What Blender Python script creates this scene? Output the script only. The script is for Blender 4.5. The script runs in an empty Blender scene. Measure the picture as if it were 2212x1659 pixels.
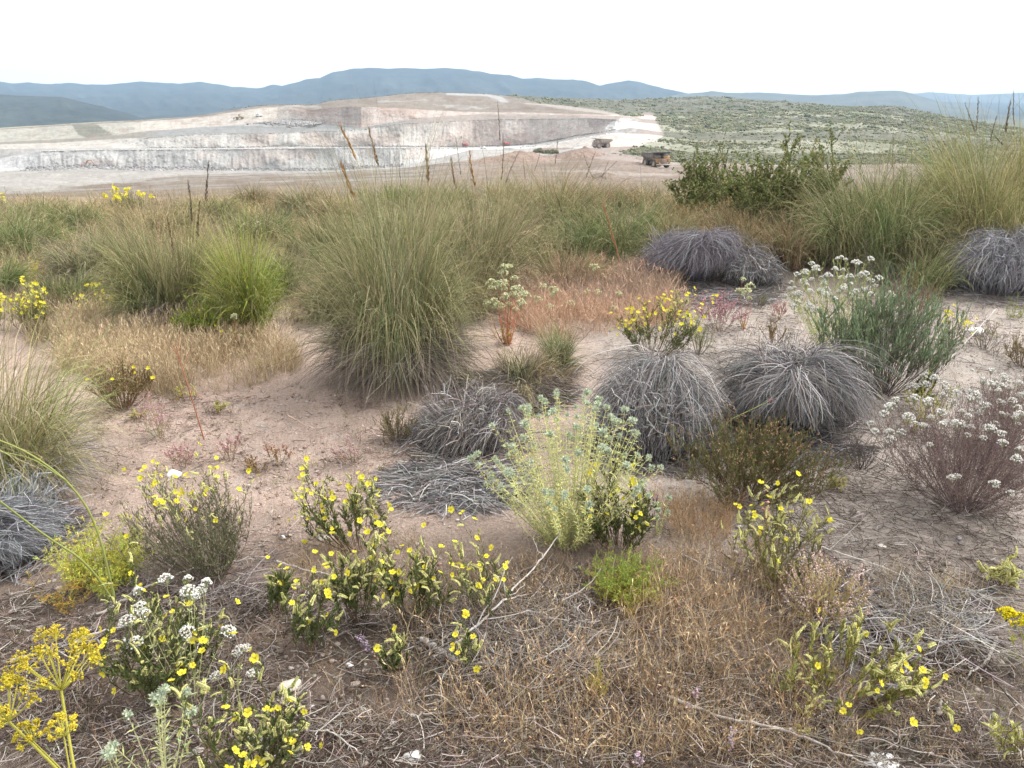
import bpy, math, numpy as np
from mathutils import Vector, Matrix, Euler
C = bpy.context.scene.collection
PI = math.pi
# ------------------------------------------------------------------ camera model (display units 2212 x 1659)
FPX, CX, CY, CAMH = 1703.0, 1106.0, 829.5, 1.6
PITCH = math.radians(19.8)
cp, sp = math.cos(PITCH), math.sin(PITCH)

def ray(u, v):
    yc = (CY - np.asarray(v, float)) / FPX
    return (np.asarray(u, float) - CX) / FPX, cp + yc * sp, -sp + yc * cp

def unproj(u, v, D):
    dx, dy, dz = ray(u, v)
    t = D / dy
    return dx * t, dy * t, CAMH + dz * t

# ------------------------------------------------------------------ noise
def _h(ix, iy, s):
    n = (ix * 374761393 + iy * 668265263 + s * 974634777) & 0xFFFFFFFF
    n = ((n ^ (n >> 13)) * 1274126177) & 0xFFFFFFFF
    return ((n ^ (n >> 16)) & 0xFFFF) / 65535.0

def vnoise(x, y, s=0):
    x = np.asarray(x, float); y = np.asarray(y, float)
    x, y = np.broadcast_arrays(x, y)
    ix = np.floor(x).astype(np.int64); iy = np.floor(y).astype(np.int64)
    fx = x - ix; fy = y - iy
    fx = fx * fx * (3 - 2 * fx); fy = fy * fy * (3 - 2 * fy)
    a = _h(ix, iy, s); b = _h(ix + 1, iy, s); c = _h(ix, iy + 1, s); d = _h(ix + 1, iy + 1, s)
    return (a * (1 - fx) + b * fx) * (1 - fy) + (c * (1 - fx) + d * fx) * fy

def fbm(x, y, s=0, o=4):
    t = 0; a = 0.5; n = 0
    for i in range(o):
        t = t + a * vnoise(np.asarray(x) * 2 ** i, np.asarray(y) * 2 ** i, s + i * 17); n += a; a *= 0.5
    return t / n            # 0..1

def sstep(a, b, x):
    t = np.clip((x - a) / (b - a), 0, 1)
    return t * t * (3 - 2 * t)

# ------------------------------------------------------------------ materials
def nodes(m):
    m.use_nodes = True
    nt = m.node_tree; nt.nodes.clear()
    return nt, nt.nodes.new, nt.links.new

def mat_leaf(name, trans=0.25, gloss=0.0):
    m = bpy.data.materials.new(name); nt, N, L = nodes(m)
    out = N('ShaderNodeOutputMaterial'); at = N('ShaderNodeAttribute'); at.attribute_name = 'Col'
    d = N('ShaderNodeBsdfDiffuse'); t = N('ShaderNodeBsdfTranslucent'); mx = N('ShaderNodeMixShader')
    mx.inputs[0].default_value = trans
    L(at.outputs['Color'], d.inputs[0]); L(at.outputs['Color'], t.inputs[0])
    L(d.outputs[0], mx.inputs[1]); L(t.outputs[0], mx.inputs[2])
    L(mx.outputs[0], out.inputs[0])
    return m

def mat_vcol(name, rough=0.9, nscale=8.0, namp=0.3, bump=0.3, bscale=40.0, bdist=0.02, spec=0.2, n2=None):
    m = bpy.data.materials.new(name); nt, N, L = nodes(m)
    out = N('ShaderNodeOutputMaterial'); at = N('ShaderNodeAttribute'); at.attribute_name = 'Col'
    p = N('ShaderNodeBsdfPrincipled'); p.inputs['Roughness'].default_value = rough
    p.inputs['Specular IOR Level'].default_value = spec
    tc = N('ShaderNodeTexCoord')
    def noise(sc, det=6):
        n = N('ShaderNodeTexNoise'); n.inputs['Scale'].default_value = sc; n.inputs['Detail'].default_value = det
        n.inputs['Roughness'].default_value = 0.65
        L(tc.outputs['Object'], n.inputs['Vector']); return n
    col = at.outputs['Color']
    for sc, am in ((nscale, namp),) + (((n2[0], n2[1]),) if n2 else ()):
        n = noise(sc)
        mr = N('ShaderNodeMapRange'); mr.inputs[1].default_value = 0.25; mr.inputs[2].default_value = 0.75
        mr.inputs[3].default_value = 1 - am; mr.inputs[4].default_value = 1 + am
        L(n.outputs['Fac'], mr.inputs[0])
        mu = N('ShaderNodeVectorMath'); mu.operation = 'SCALE'
        L(col, mu.inputs[0]); L(mr.outputs[0], mu.inputs['Scale'])
        col = mu.outputs[0]
    L(col, p.inputs['Base Color'])
    if bump:
        n = noise(bscale, 8); b = N('ShaderNodeBump'); b.inputs['Strength'].default_value = bump
        b.inputs['Distance'].default_value = bdist
        L(n.outputs['Fac'], b.inputs['Height']); L(b.outputs[0], p.inputs['Normal'])
    L(p.outputs[0], out.inputs[0])
    return m

M_LEAF = mat_leaf('leaf_blades', 0.13)
M_DRY = mat_leaf('dry_stalks', 0.06)
M_PETAL = mat_leaf('petals', 0.3)
M_WOOD = mat_vcol('woody_stem', 0.9, 60, 0.25, 0.3, 200, 0.002)
M_STONE = mat_vcol('weathered_stone', 0.9, 25, 0.22, 0.5, 60, 0.01)
M_SOIL = mat_vcol('sandy_soil', 0.95, 5.0, 0.2, 0.9, 90, 0.025, 0.1, (75, 0.42))
M_ROCK = mat_vcol('quarry_rock', 0.95, 0.10, 0.15, 0.8, 0.45, 1.5, 0.05, (0.55, 0.2))
M_MTN = mat_vcol('mountain_scrub', 1.0, 0.012, 0.35, 0.0, 0.03, 8, 0.0, (0.05, 0.22))
M_PAINT = mat_vcol('dusty_paint', 0.7, 1.5, 0.2, 0.0)
M_GLASS = mat_vcol('cab_glass', 0.15, 1, 0.05, 0.0, spec=0.6)

# ------------------------------------------------------------------ mesh builder
class MB:
    def __init__(s):
        s.v = []; s.c = []; s.q = []; s.t = []; s.n = 0
    def add(s, v, c, q=None, t=None):
        v = np.asarray(v, float).reshape(-1, 3)
        c = np.asarray(c, float)
        if c.ndim == 1: c = np.broadcast_to(c, v.shape)
        s.v.append(v); s.c.append(c.reshape(-1, 3))
        if q is not None and len(q): s.q.append(np.asarray(q, np.int64).reshape(-1, 4) + s.n)
        if t is not None and len(t): s.t.append(np.asarray(t, np.int64).reshape(-1, 3) + s.n)
        s.n += len(v)
    def arrays(s):
        return np.concatenate(s.v), np.concatenate(s.c)
    def xform(s, f):
        s.v = [f(v) for v in s.v]
    def mesh(s, name, smooth=False):
        V, Cc = s.arrays()
        q = np.concatenate(s.q) if s.q else np.zeros((0, 4), np.int64)
        t = np.concatenate(s.t) if s.t else np.zeros((0, 3), np.int64)
        me = bpy.data.meshes.new(name)
        me.vertices.add(len(V)); me.vertices.foreach_set('co', V.astype(np.float32).ravel())
        loops = np.concatenate([q.ravel(), t.ravel()]).astype(np.int32)
        me.loops.add(len(loops)); me.loops.foreach_set('vertex_index', loops)
        tot = np.concatenate([np.full(len(q), 4), np.full(len(t), 3)]).astype(np.int32)
        st = np.concatenate([[0], np.cumsum(tot)[:-1]]).astype(np.int32)
        me.polygons.add(len(tot)); me.polygons.foreach_set('loop_start', st)
        try: me.polygons.foreach_set('loop_total', tot)
        except Exception: pass
        if smooth: me.polygons.foreach_set('use_smooth', np.ones(len(tot), bool))
        me.update(calc_edges=True)
        a = me.color_attributes.new('Col', 'FLOAT_COLOR', 'POINT')
        rgba = np.ones((len(V), 4), np.float32); rgba[:, :3] = np.clip(Cc, 0, 1)
        a.data.foreach_set('color', rgba.ravel())
        return me

def obj(name, mb, mat, parent=None, loc=None, smooth=False):
    me = mb if isinstance(mb, bpy.types.Mesh) else mb.mesh(name, smooth)
    if mat and not me.materials: me.materials.append(mat)
    o = bpy.data.objects.new(name, me); C.objects.link(o)
    if parent: o.parent = parent
    if loc is not None: o.location = loc
    return o

def tag(o, label, cat=None, group=None, kind=None):
    if label: o['label'] = label
    if cat: o['category'] = cat
    if group: o['group'] = group
    if kind: o['kind'] = kind
    return o

def thing(name, label, cat, loc, rz=0.0, group=None):
    o = bpy.data.objects.new(name, None); C.objects.link(o)
    o.location = loc; o.rotation_euler = (0, 0, rz); o.empty_display_size = 0.1
    return tag(o, label, cat, group)

def nrm(a):
    return a / np.maximum(np.linalg.norm(a, axis=-1, keepdims=True), 1e-9)

def pick(pal, n, rng, jit=0.18):
    cols = np.array([p[0] for p in pal], float); w = np.array([p[1] for p in pal], float)
    i = rng.choice(len(pal), n, p=w / w.sum())
    return np.clip(cols[i] * (1 + rng.normal(0, jit, (n, 1))) * (1 + rng.normal(0, 0.04, (n, 3))), 0.004, 0.95)

def ribbons(mb, P, W, side, col):
    N, K, _ = P.shape
    W = np.broadcast_to(W, (N, K))[..., None]
    v = np.stack([P - side * W / 2, P + side * W / 2], 2)
    if col.ndim == 2: col = np.broadcast_to(col[:, None, :], (N, K, 3))
    c = np.repeat(col[:, :, None, :], 2, 2)
    b = (np.arange(N) * K * 2)[:, None] + (np.arange(K - 1) * 2)[None, :]
    q = np.stack([b, b + 1, b + 3, b + 2], -1)
    mb.add(v, c, q)

def rside(P, rng):
    T = nrm(P[:, -1] - P[:, 0])[:, None, :]
    r = nrm(rng.normal(size=(len(P), 1, 3)))
    return nrm(np.cross(T, r))

def tubes(mb, P, R, col, sides=4):
    N, K, _ = P.shape
    T = np.gradient(P, axis=1); T = nrm(T)
    ref = np.where(np.abs(T[..., 2:3]) > 0.9, np.array([1., 0, 0]), np.array([0, 0, 1.]))
    ref = np.broadcast_to(ref[:, K // 2:K // 2 + 1], T.shape)
    a = nrm(np.cross(T, ref)); b = np.cross(T, a)
    R = np.broadcast_to(R, (N, K))[..., None, None]
    ang = np.arange(sides) / sides * 2 * PI
    v = P[:, :, None, :] + R * (a[:, :, None, :] * np.cos(ang)[:, None] + b[:, :, None, :] * np.sin(ang)[:, None])
    if col.ndim == 1: col = np.broadcast_to(col, (N, 3))
    if col.ndim == 2: col = np.broadcast_to(col[:, None, :], (N, K, 3))
    c = np.repeat(col[:, :, None, :], sides, 2)
    base = (np.arange(N) * K * sides)[:, None, None] + (np.arange(K - 1) * sides)[None, :, None]
    j = np.arange(sides)[None, None, :]; j2 = (j + 1) % sides
    q = np.stack([base + j, base + j2, base + sides + j2, base + sides + j], -1)
    mb.add(v, c, q)

def leaves(mb, pos, d, L, W, col, rng):
    n = len(pos)
    d = nrm(d); s = nrm(np.cross(d, nrm(rng.normal(size=(n, 3)))))
    L = np.broadcast_to(L, n)[:, None]; W = np.broadcast_to(W, n)[:, None]
    nn = np.cross(d, s)
    mid = pos + d * L * 0.5 + nn * L * 0.06
    v = np.stack([pos, mid - s * W / 2, pos + d * L, mid + s * W / 2], 1)
    if col.ndim == 1: col = np.broadcast_to(col, (n, 3))
    c = np.repeat(col[:, None, :], 4, 1)
    q = np.arange(n * 4).reshape(n, 4)
    mb.add(v, c, q)

_OV = np.array([[1, 0, 0], [-1, 0, 0], [0, 1, 0], [0, -1, 0], [0, 0, 1], [0, 0, -1]], float)
_OT = np.array([[0, 2, 4], [2, 1, 4], [1, 3, 4], [3, 0, 4], [2, 0, 5], [1, 2, 5], [3, 1, 5], [0, 3, 5]])
def blobs(mb, pos, rad, col, d=None, stretch=1.0):
    n = len(pos)
    rad = np.broadcast_to(rad, n)[:, None, None]
    if d is None:
        v = pos[:, None, :] + _OV[None] * rad
    else:
        d = nrm(d); ref = np.where(np.abs(d[:, 2:3]) > 0.9, np.array([1., 0, 0]), np.array([0, 0, 1.]))
        a = nrm(np.cross(d, ref)); b = np.cross(d, a)
        v = pos[:, None, :] + rad * (a[:, None] * _OV[None, :, :1] + b[:, None] * _OV[None, :, 1:2] + d[:, None] * _OV[None, :, 2:3] * stretch)
    if col.ndim == 1: col = np.broadcast_to(col, (n, 3))
    c = np.repeat(col[:, None, :], 6, 1)
    t = _OT[None] + (np.arange(n) * 6)[:, None, None]
    mb.add(v, c, None, t)

def blade_paths(n, rng, r0, a, z0, L, th0, bend, p=1.4, K=7, da=0.3, wob=0.0):
    s = np.linspace(0, 1, K)
    th = th0[:, None] + bend[:, None] * s[None] ** p
    az = a[:, None] + rng.normal(0, da, (n, 1)) * s[None]
    if wob: th = th + rng.normal(0, wob, (n, K)) ; az = az + rng.normal(0, wob, (n, K))
    d = np.stack([np.sin(th) * np.cos(az), np.sin(th) * np.sin(az), np.cos(th)], -1)
    st = (L / (K - 1))[:, None, None]
    P = np.zeros((n, K, 3))
    P[:, 0, 0] = r0 * np.cos(a); P[:, 0, 1] = r0 * np.sin(a); P[:, 0, 2] = z0
    P[:, 1:] = P[:, :1] + np.cumsum(d[:, :-1] * st, 1)
    return P

# ------------------------------------------------------------------ near ground
SITES = []       # foot and width of every plant, so that litter can gather there
MOUNDS = []      # (x, y, r, h)
def gheight(x, y):
    x = np.asarray(x, float); y = np.asarray(y, float)
    z = (fbm(x * 0.45 + 7, y * 0.45, 3, 3) - 0.5) * 0.16 + (fbm(x * 2.2, y * 2.2, 11, 3) - 0.5) * 0.035
    z = z * sstep(0.5, 2.5, y)
    z = z + 0.22 * sstep(1.5, 5.0, x) * sstep(4, 9, y)
    for mx, my, r, h in MOUNDS:
        z = z + h * np.exp(-((x - mx) ** 2 + (y - my) ** 2) / (r * r))
    e = np.clip((y - 13.5) / 46.5, 0, None)
    z = z * (1 - sstep(12, 30, y)) - 6.3 * e ** 1.1 + 0.5 * (fbm(x * .12, y * .12, 5, 3) - .5) * sstep(14, 30, y)
    return z

def place(u, v):
    dx, dy, dz = (float(k) for k in ray(u, v))
    t = np.linspace(0.5, 70, 4000)
    d = CAMH + dz * t - gheight(dx * t, dy * t)
    i = np.argmax(d < 0)
    if d[i] >= 0: i = len(t) - 1
    a, b = t[max(i - 1, 0)], t[i]
    tt = np.linspace(a, b, 40); dd = CAMH + dz * tt - gheight(dx * tt, dy * tt)
    k = tt[np.argmax(dd < 0)]
    return np.array([dx * k, dy * k, float(gheight(dx * k, dy * k))]), k

def site(u, v, wpx, vtop):
    """ground point, width and height in metres of a plant seen between these picture lines"""
    p, t = place(u, v)
    W = wpx * t / FPX
    _, _, zt = unproj(u, vtop, p[1])
    SITES.append((p[0], p[1], W))
    return p, W, max(float(zt) - p[2], 0.03), t

def onground(o_pts):
    return gheight(o_pts[:, 0], o_pts[:, 1])
HAZE, SKY, SUNE, EXPO, DENOISE = 9.5e-5, .125, 1.4, 1.42, True
# ------------------------------------------------------------------ far terrain: feature lines as (picture column, picture row) and depth
def ln(vs, ds):
    vu, vv = zip(*vs); du, dd = zip(*ds)
    return lambda u: (np.interp(u, vu, vv), np.interp(u, du, dd))
LINES = [
 ln([(0, 462), (2800, 462)], [(0, 58), (2800, 58)]),
 ln([(0, 420), (300, 412), (500, 405), (700, 398), (900, 388), (1100, 386), (1300, 388), (1500, 392), (2800, 395)], [(0, 150), (2800, 150)]),
 ln([(0, 402), (100, 400), (240, 396), (300, 387), (400, 379), (520, 374), (700, 373), (790, 367), (865, 364), (950, 353), (1000, 349), (1100, 352), (1200, 350), (1300, 345), (1400, 352), (1437, 362), (1500, 358), (2800, 362)],
    [(0, 430), (400, 480), (700, 520), (865, 450), (1000, 330), (1100, 290), (1200, 280), (1300, 275), (1437, 266), (2800, 270)]),
 ln([(0, 370), (60, 368), (180, 363), (300, 368), (430, 367), (480, 370), (700, 370), (790, 364), (865, 361), (900, 352), (960, 338), (1020, 323), (1100, 322), (1150, 320), (1200, 319), (1250, 320), (1300, 319), (1350, 316), (1420, 318), (1500, 330), (2800, 338)],
    [(0, 600), (900, 600), (960, 625), (1020, 640), (1100, 640), (1150, 620), (1200, 540), (1250, 450), (1300, 390), (1350, 385), (2800, 390)]),
 ln([(0, 342), (30, 336), (60, 332), (90, 326), (215, 323), (450, 322), (780, 318.5), (900, 320), (1020, 319.5), (1080, 317.5), (1150, 314.5), (1200, 308), (1250, 299), (1300, 291), (1330, 287), (1400, 290), (1500, 302), (1860, 302), (2212, 318), (2800, 325)],
    [(0, 640), (90, 612), (865, 612), (1020, 660), (1150, 640), (1200, 600), (1300, 520), (1400, 500), (2800, 500)]),
 ln([(0, 322), (90, 321), (215, 320), (450, 319.5), (780, 316), (900, 317), (1020, 317), (1080, 315), (1150, 312), (1200, 302.5), (1250, 293), (1300, 287), (1330, 281), (1360, 276), (1420, 284), (1500, 288), (1860, 282), (2212, 305), (2800, 315)],
    [(0, 660), (90, 640), (865, 640), (1020, 685), (1150, 680), (1200, 650), (1250, 620), (1300, 592), (1330, 578), (1360, 600), (2800, 600)]),
 ln([(0, 312), (130, 308), (220, 302), (320, 297), (390, 292), (480, 288), (600, 287), (700, 283), (780, 280), (860, 267), (930, 264), (1000, 260), (1080, 257), (1200, 256), (1280, 255), (1330, 258), (1360, 262), (1420, 268), (1500, 270), (1860, 262), (2212, 297), (2800, 305)],
    [(0, 760), (200, 720), (320, 655), (865, 652), (1020, 697), (1150, 692), (1200, 662), (1250, 632), (1300, 604), (1330, 590), (1360, 625), (1420, 700), (2800, 700)]),
 ln([(0, 307), (180, 298), (250, 291), (320, 283), (390, 278), (440, 274), (560, 264), (620, 260), (680, 263), (730, 270), (780, 276), (850, 263.5), (900, 257), (960, 251), (1050, 246), (1150, 247.5), (1250, 248.5), (1330, 251), (1420, 259), (1500, 259), (1860, 250), (2212, 290), (2800, 297)],
    [(0, 820), (600, 830), (680, 760), (780, 690), (900, 720), (1050, 800), (1250, 720), (1330, 700), (1420, 780), (2800, 780)]),
 ln([(0, 280), (200, 268), (300, 263), (390, 257), (440, 252), (480, 246), (510, 241), (570, 232), (620, 231), (660, 238), (680, 237), (700, 234), (760, 230), (850, 233), (930, 238), (1000, 241), (1100, 243), (1200, 245), (1290, 247.5), (1420, 250), (1500, 246), (1700, 238), (1860, 241), (2212, 284), (2800, 291)],
    [(0, 900), (300, 900), (600, 880), (680, 775), (780, 705), (900, 735), (1050, 815), (1250, 760), (1420, 900), (2800, 840)]),
 ln([(0, 278), (60, 274), (100, 272), (200, 265), (290, 261), (350, 257), (400, 253), (450, 247), (510, 237), (570, 228), (600, 226), (650, 225), (680, 226), (710, 219), (740, 215), (780, 213), (830, 208), (870, 203), (900, 201), (960, 200), (1000, 201), (1060, 203), (1090, 207), (1150, 208), (1200, 212), (1270, 213), (1330, 216), (1394, 214), (1523, 208), (1579, 211), (1653, 217), (1708, 220), (1782, 228), (1856, 231), (1930, 228), (1967, 234), (2023, 247), (2078, 260), (2134, 269), (2212, 279), (2800, 286)],
    [(0, 1000), (600, 1000), (780, 1050), (1000, 1100), (1500, 1250), (1860, 1100), (2212, 900), (2800, 900)]),
]
US = np.arange(-900, 3101, 2.0)
UE = np.clip(US, 0, 2800)       # beyond the picture the outermost profile simply carries on

def inpoly(u, v, poly):
    r = np.zeros(np.broadcast(u, v).shape, bool)
    n = len(poly); j = n - 1
    for i in range(n):
        (xi, yi), (xj, yj) = poly[i], poly[j]
        c = ((yi > v) != (yj > v)) & (u < (xj - xi) * (v - yi) / ((yj - yi) or 1e-9) + xi)
        r ^= c; j = i
    return r

def dline(u, v, pts, vs=1.0):
    best = np.full(np.broadcast(u, v).shape, 1e9)
    for (a, b), (c, d) in zip(pts[:-1], pts[1:]):
        b, d = b * vs, d * vs
        L2 = (c - a) ** 2 + (d - b) ** 2
        t = np.clip(((u - a) * (c - a) + (v * vs - b) * (d - b)) / L2, 0, 1)
        best = np.minimum(best, np.hypot(u - a - t * (c - a), v * vs - b - t * (d - b)))
    return best

def soft_poly(u, v, poly, jit, s):
    ju = u + (fbm(u * 0.06, v * 0.15, s, 3) - 0.5) * jit
    jv = v + (fbm(u * 0.05, v * 0.2, s + 5, 3) - 0.5) * jit * 0.35
    return inpoly(ju, jv, poly).astype(float)

VEG = [(1085, 195), (1100, 210), (1130, 215), (1170, 222), (1250, 233), (1300, 240), (1340, 248), (1400, 254), (1420, 275), (1434, 292), (1400, 312), (1352, 325), (1345, 333), (1390, 338), (1440, 350), (1500, 354), (3200, 356), (3200, 150), (1085, 150)]
def lerp(a, b, t):
    return np.asarray(a) * (1 - t[..., None]) + np.asarray(b) * t[..., None]

def far_colour(k, u, v, X, Y):
    n1 = fbm(X * 0.02, Y * 0.02, 21, 4); n2 = fbm(X * 0.12, Y * 0.12, 31, 3)
    tan = np.array([.43, .355, .295]); pale = np.array([.62, .60, .57]); grey = np.array([.50, .50, .50])
    pink = np.array([.47, .385, .345]); white = np.array([.74, .74, .73])
    one = np.ones(u.shape)
    strk = np.clip(.5 + 1.5 * (.6 * fbm(u * 0.10, v * 0.010 + k * 9, 41, 3) + .4 * fbm(u * .42, v * .03 + k * 5, 43, 3) - .5), 0, 1)         # vertical drill marks
    ptch = sstep(.50, .66, fbm(u * 0.018, v * 0.03 + k * 7, 51, 3))
    if k == 0:
        c = lerp(tan * .92, tan * 1.08, n1); c = lerp(c, [.34, .31, .20], sstep(.55, .75, n2) * .5)
    elif k == 1:
        cont = fbm(u * 0.008, v * 0.45 + u * .02, 61, 3)
        c = lerp(tan * .85, pale * .9, sstep(.35, .75, cont))
        c = lerp(c, [.40, .37, .28], sstep(.6, .8, n1) * .4)
        w = sstep(150, 40, u + (v - 400) * 6) * 0 + inpoly(u, v, [(-900, 330), (330, 388), (230, 398), (130, 403), (110, 412), (-900, 420)])
        c = lerp(c, pale, w * .9)
        c = lerp(c, np.array([.47, .37, .32]), sstep(850, 1050, u) * .6)
        c = lerp(c, [.62, .55, .50], sstep(5, 1, np.abs(v - (372 + 6 * np.sin(u * .01)))) * sstep(1150, 1200, u) * sstep(1480, 1440, u))
    elif k == 2:
        c = lerp(pale * .93, pale * 1.05, n1)
        r = sstep(880, 1000, u)
        road = lerp([.50, .41, .36], [.64, .575, .53], sstep(.3, .7, fbm(u * .01, v * .3, 71, 3)))
        c = lerp(c, road, r)
        brown = soft_poly(u, v, [(1150, 350), (1185, 338), (1240, 325), (1262, 316), (1290, 330), (1330, 345), (1370, 356), (1300, 352), (1200, 347)], 14, 75)
        c = lerp(c, [.40, .32, .275], brown)
        pr = soft_poly(u, v, [(860, 363), (900, 350), (1010, 322), (1180, 318), (1130, 332), (1000, 346), (920, 362)], 6, 77)
        c = lerp(c, white * .95, pr * .9)
    elif k == 3:
        c = lerp([.42, .415, .41], [.58, .58, .575], strk)
        c = lerp(c, np.array([.50, .44, .41]), ptch * .6)
        rub = sstep(.38, .5, fbm(u * .03, v * 0 + 3, 81, 2) * .4 + (v - 352) / 40.)
        c = lerp(c, lerp([.44, .45, .46], [.55, .56, .565], n2), rub * (u < 880))
        c = lerp(c, [.52, .52, .53], sstep(130, 60, u))
        c = lerp(c, white * .92, sstep(900, 1000, u))
        c = lerp(c, lerp([.45, .43, .41], [.55, .52, .50], n2), sstep(1130, 1200, u))
    elif k == 4:
        c = lerp(pale, white, n2); c = lerp(c, [.50, .48, .46], sstep(1180, 1220, u))
    elif k == 5:
        rb = sstep(650, 1250, u)
        c = lerp([.46, .45, .43], [.57, .56, .54], strk)
        c2 = lerp([.47, .39, .355], [.70, .665, .64], strk)  # pinkish rock on the right, also lightened to offset weaker light on the turned face
        c = lerp(c, c2, rb * .85); c = lerp(c, pink, ptch * .5)
        c = lerp(c, [.46, .44, .41], sstep(320, 200, u))
        c = lerp(c, [.30, .27, .26], soft_poly(u, v, [(1265, 255), (1322, 256), (1335, 262), (1325, 285), (1290, 288)], 10, 83) * .45)  # darker end: shade of the turned-away face put into the rock colour
    elif k == 6:
        c = lerp([.42, .43, .43], [.52, .53, .53], n1)
        c = lerp(c, white * .93, soft_poly(u, v, [(440, 275), (520, 262), (590, 251), (620, 258), (680, 274)], 8, 85))
        c = lerp(c, [.36, .34, .34], soft_poly(u, v, [(610, 262), (640, 244), (678, 250), (672, 272), (620, 270)], 8, 87) * .8)
        c = lerp(c, lerp([.40, .37, .32], [.52, .49, .44], n2), sstep(360, 290, u))
        c = lerp(c, [.55, .49, .45], sstep(830, 930, u))
        c = lerp(c, pale * 1.15, soft_poly(u, v, [(60, 318), (120, 309), (250, 303), (215, 318), (120, 322)], 14, 86) * .7)
    elif k == 7:
        c = lerp([.38, .325, .30], [.52, .48, .455], strk); c = lerp(c, [.42, .33, .29], ptch * .7)
        lf = sstep(660, 600, u); c = lerp(c, lerp([.44, .41, .37], [.52, .49, .45], strk), lf)
        tip = sstep(330, 250, u); c = lerp(c, lerp([.36, .355, .31], [.42, .415, .375], n2), tip)
        gr = soft_poly(u, v, [(150, 266), (205, 268), (250, 296), (190, 300), (165, 284)], 10, 89)
        c = lerp(c, [.17, .175, .14], gr * .85)
    else:
        c = lerp([.40, .34, .30], [.49, .44, .39], n1)
        c = lerp(c, [.33, .33, .24], sstep(.5, .7, n2) * .5)
        c = lerp(c, pale, (dline(u, v, [(600, 233), (640, 228), (690, 233)], 2) < 6) * .8)
        c = lerp(c, white * .9, soft_poly(u, v, [(930, 228), (1000, 226), (1060, 234), (1000, 238)], 20, 91) * .6)
        c = lerp(c, pale, (dline(u, v, [(820, 219), (920, 216), (960, 216)], 3) < 5) * .7)
    # broken texture of the ground itself: tracks, ledges, spoil
    dt = fbm(u * .16, v * .55 + k, 301, 4); led = fbm(u * .018 + 3, v * .42, 303, 3)
    c = c * (.80 + .40 * dt)[..., None]
    if k in (1, 2, 6, 8): c = c * (.86 + .28 * led)[..., None]
    if k in (7, 8): c = lerp(c, np.array([.33, .25, .215]), sstep(.55, .72, fbm(u * .03, v * .25, 305, 3)) * .55)
    c = c * np.array([1.0, .995, .97])
    if k >= 2:
        vg = soft_poly(u, v, VEG, 16, 95)
        s = lerp([.23, .24, .175], [.33, .33, .26], sstep(.35, .7, n2))
        s = lerp(s, [.50, .49, .43], .35 * sstep(.62, .8, fbm(X * .03, Y * .012, 97, 3)))
        c = lerp(c, s, vg)
        d = dline(u, v, [(970, 203), (1050, 206), (1080, 212), (1092, 219)], 2.5)
        c = lerp(c, white * .9, sstep(9, 5, d))
        d = dline(u, v, [(1138, 224), (1200, 230), (1250, 235), (1300, 241), (1330, 248)], 2.5)
        c = lerp(c, np.array([.66, .60, .53]), sstep(9, 5, d))
        c = lerp(c, white, soft_poly(u, v, [(1318, 264), (1330, 257), (1388, 257), (1378, 282), (1335, 292), (1300, 289)], 10, 99) * sstep(.35, .6, fbm(u * .1, v * .35, 98, 3)))
        d = dline(u, v, [(1398, 256), (1404, 275), (1410, 290), (1380, 300), (1330, 312), (1290, 328), (1330, 345), (1400, 360)], 1.6)
        c = lerp(c, np.array([.60, .52, .47]), sstep(26, 13, d))
        d = dline(u, v, [(1155, 337), (1200, 331), (1262, 318)], 2.5)
        c = lerp(c, white * .92, sstep(8, 4, d) * (u < 1270))
    return c

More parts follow.
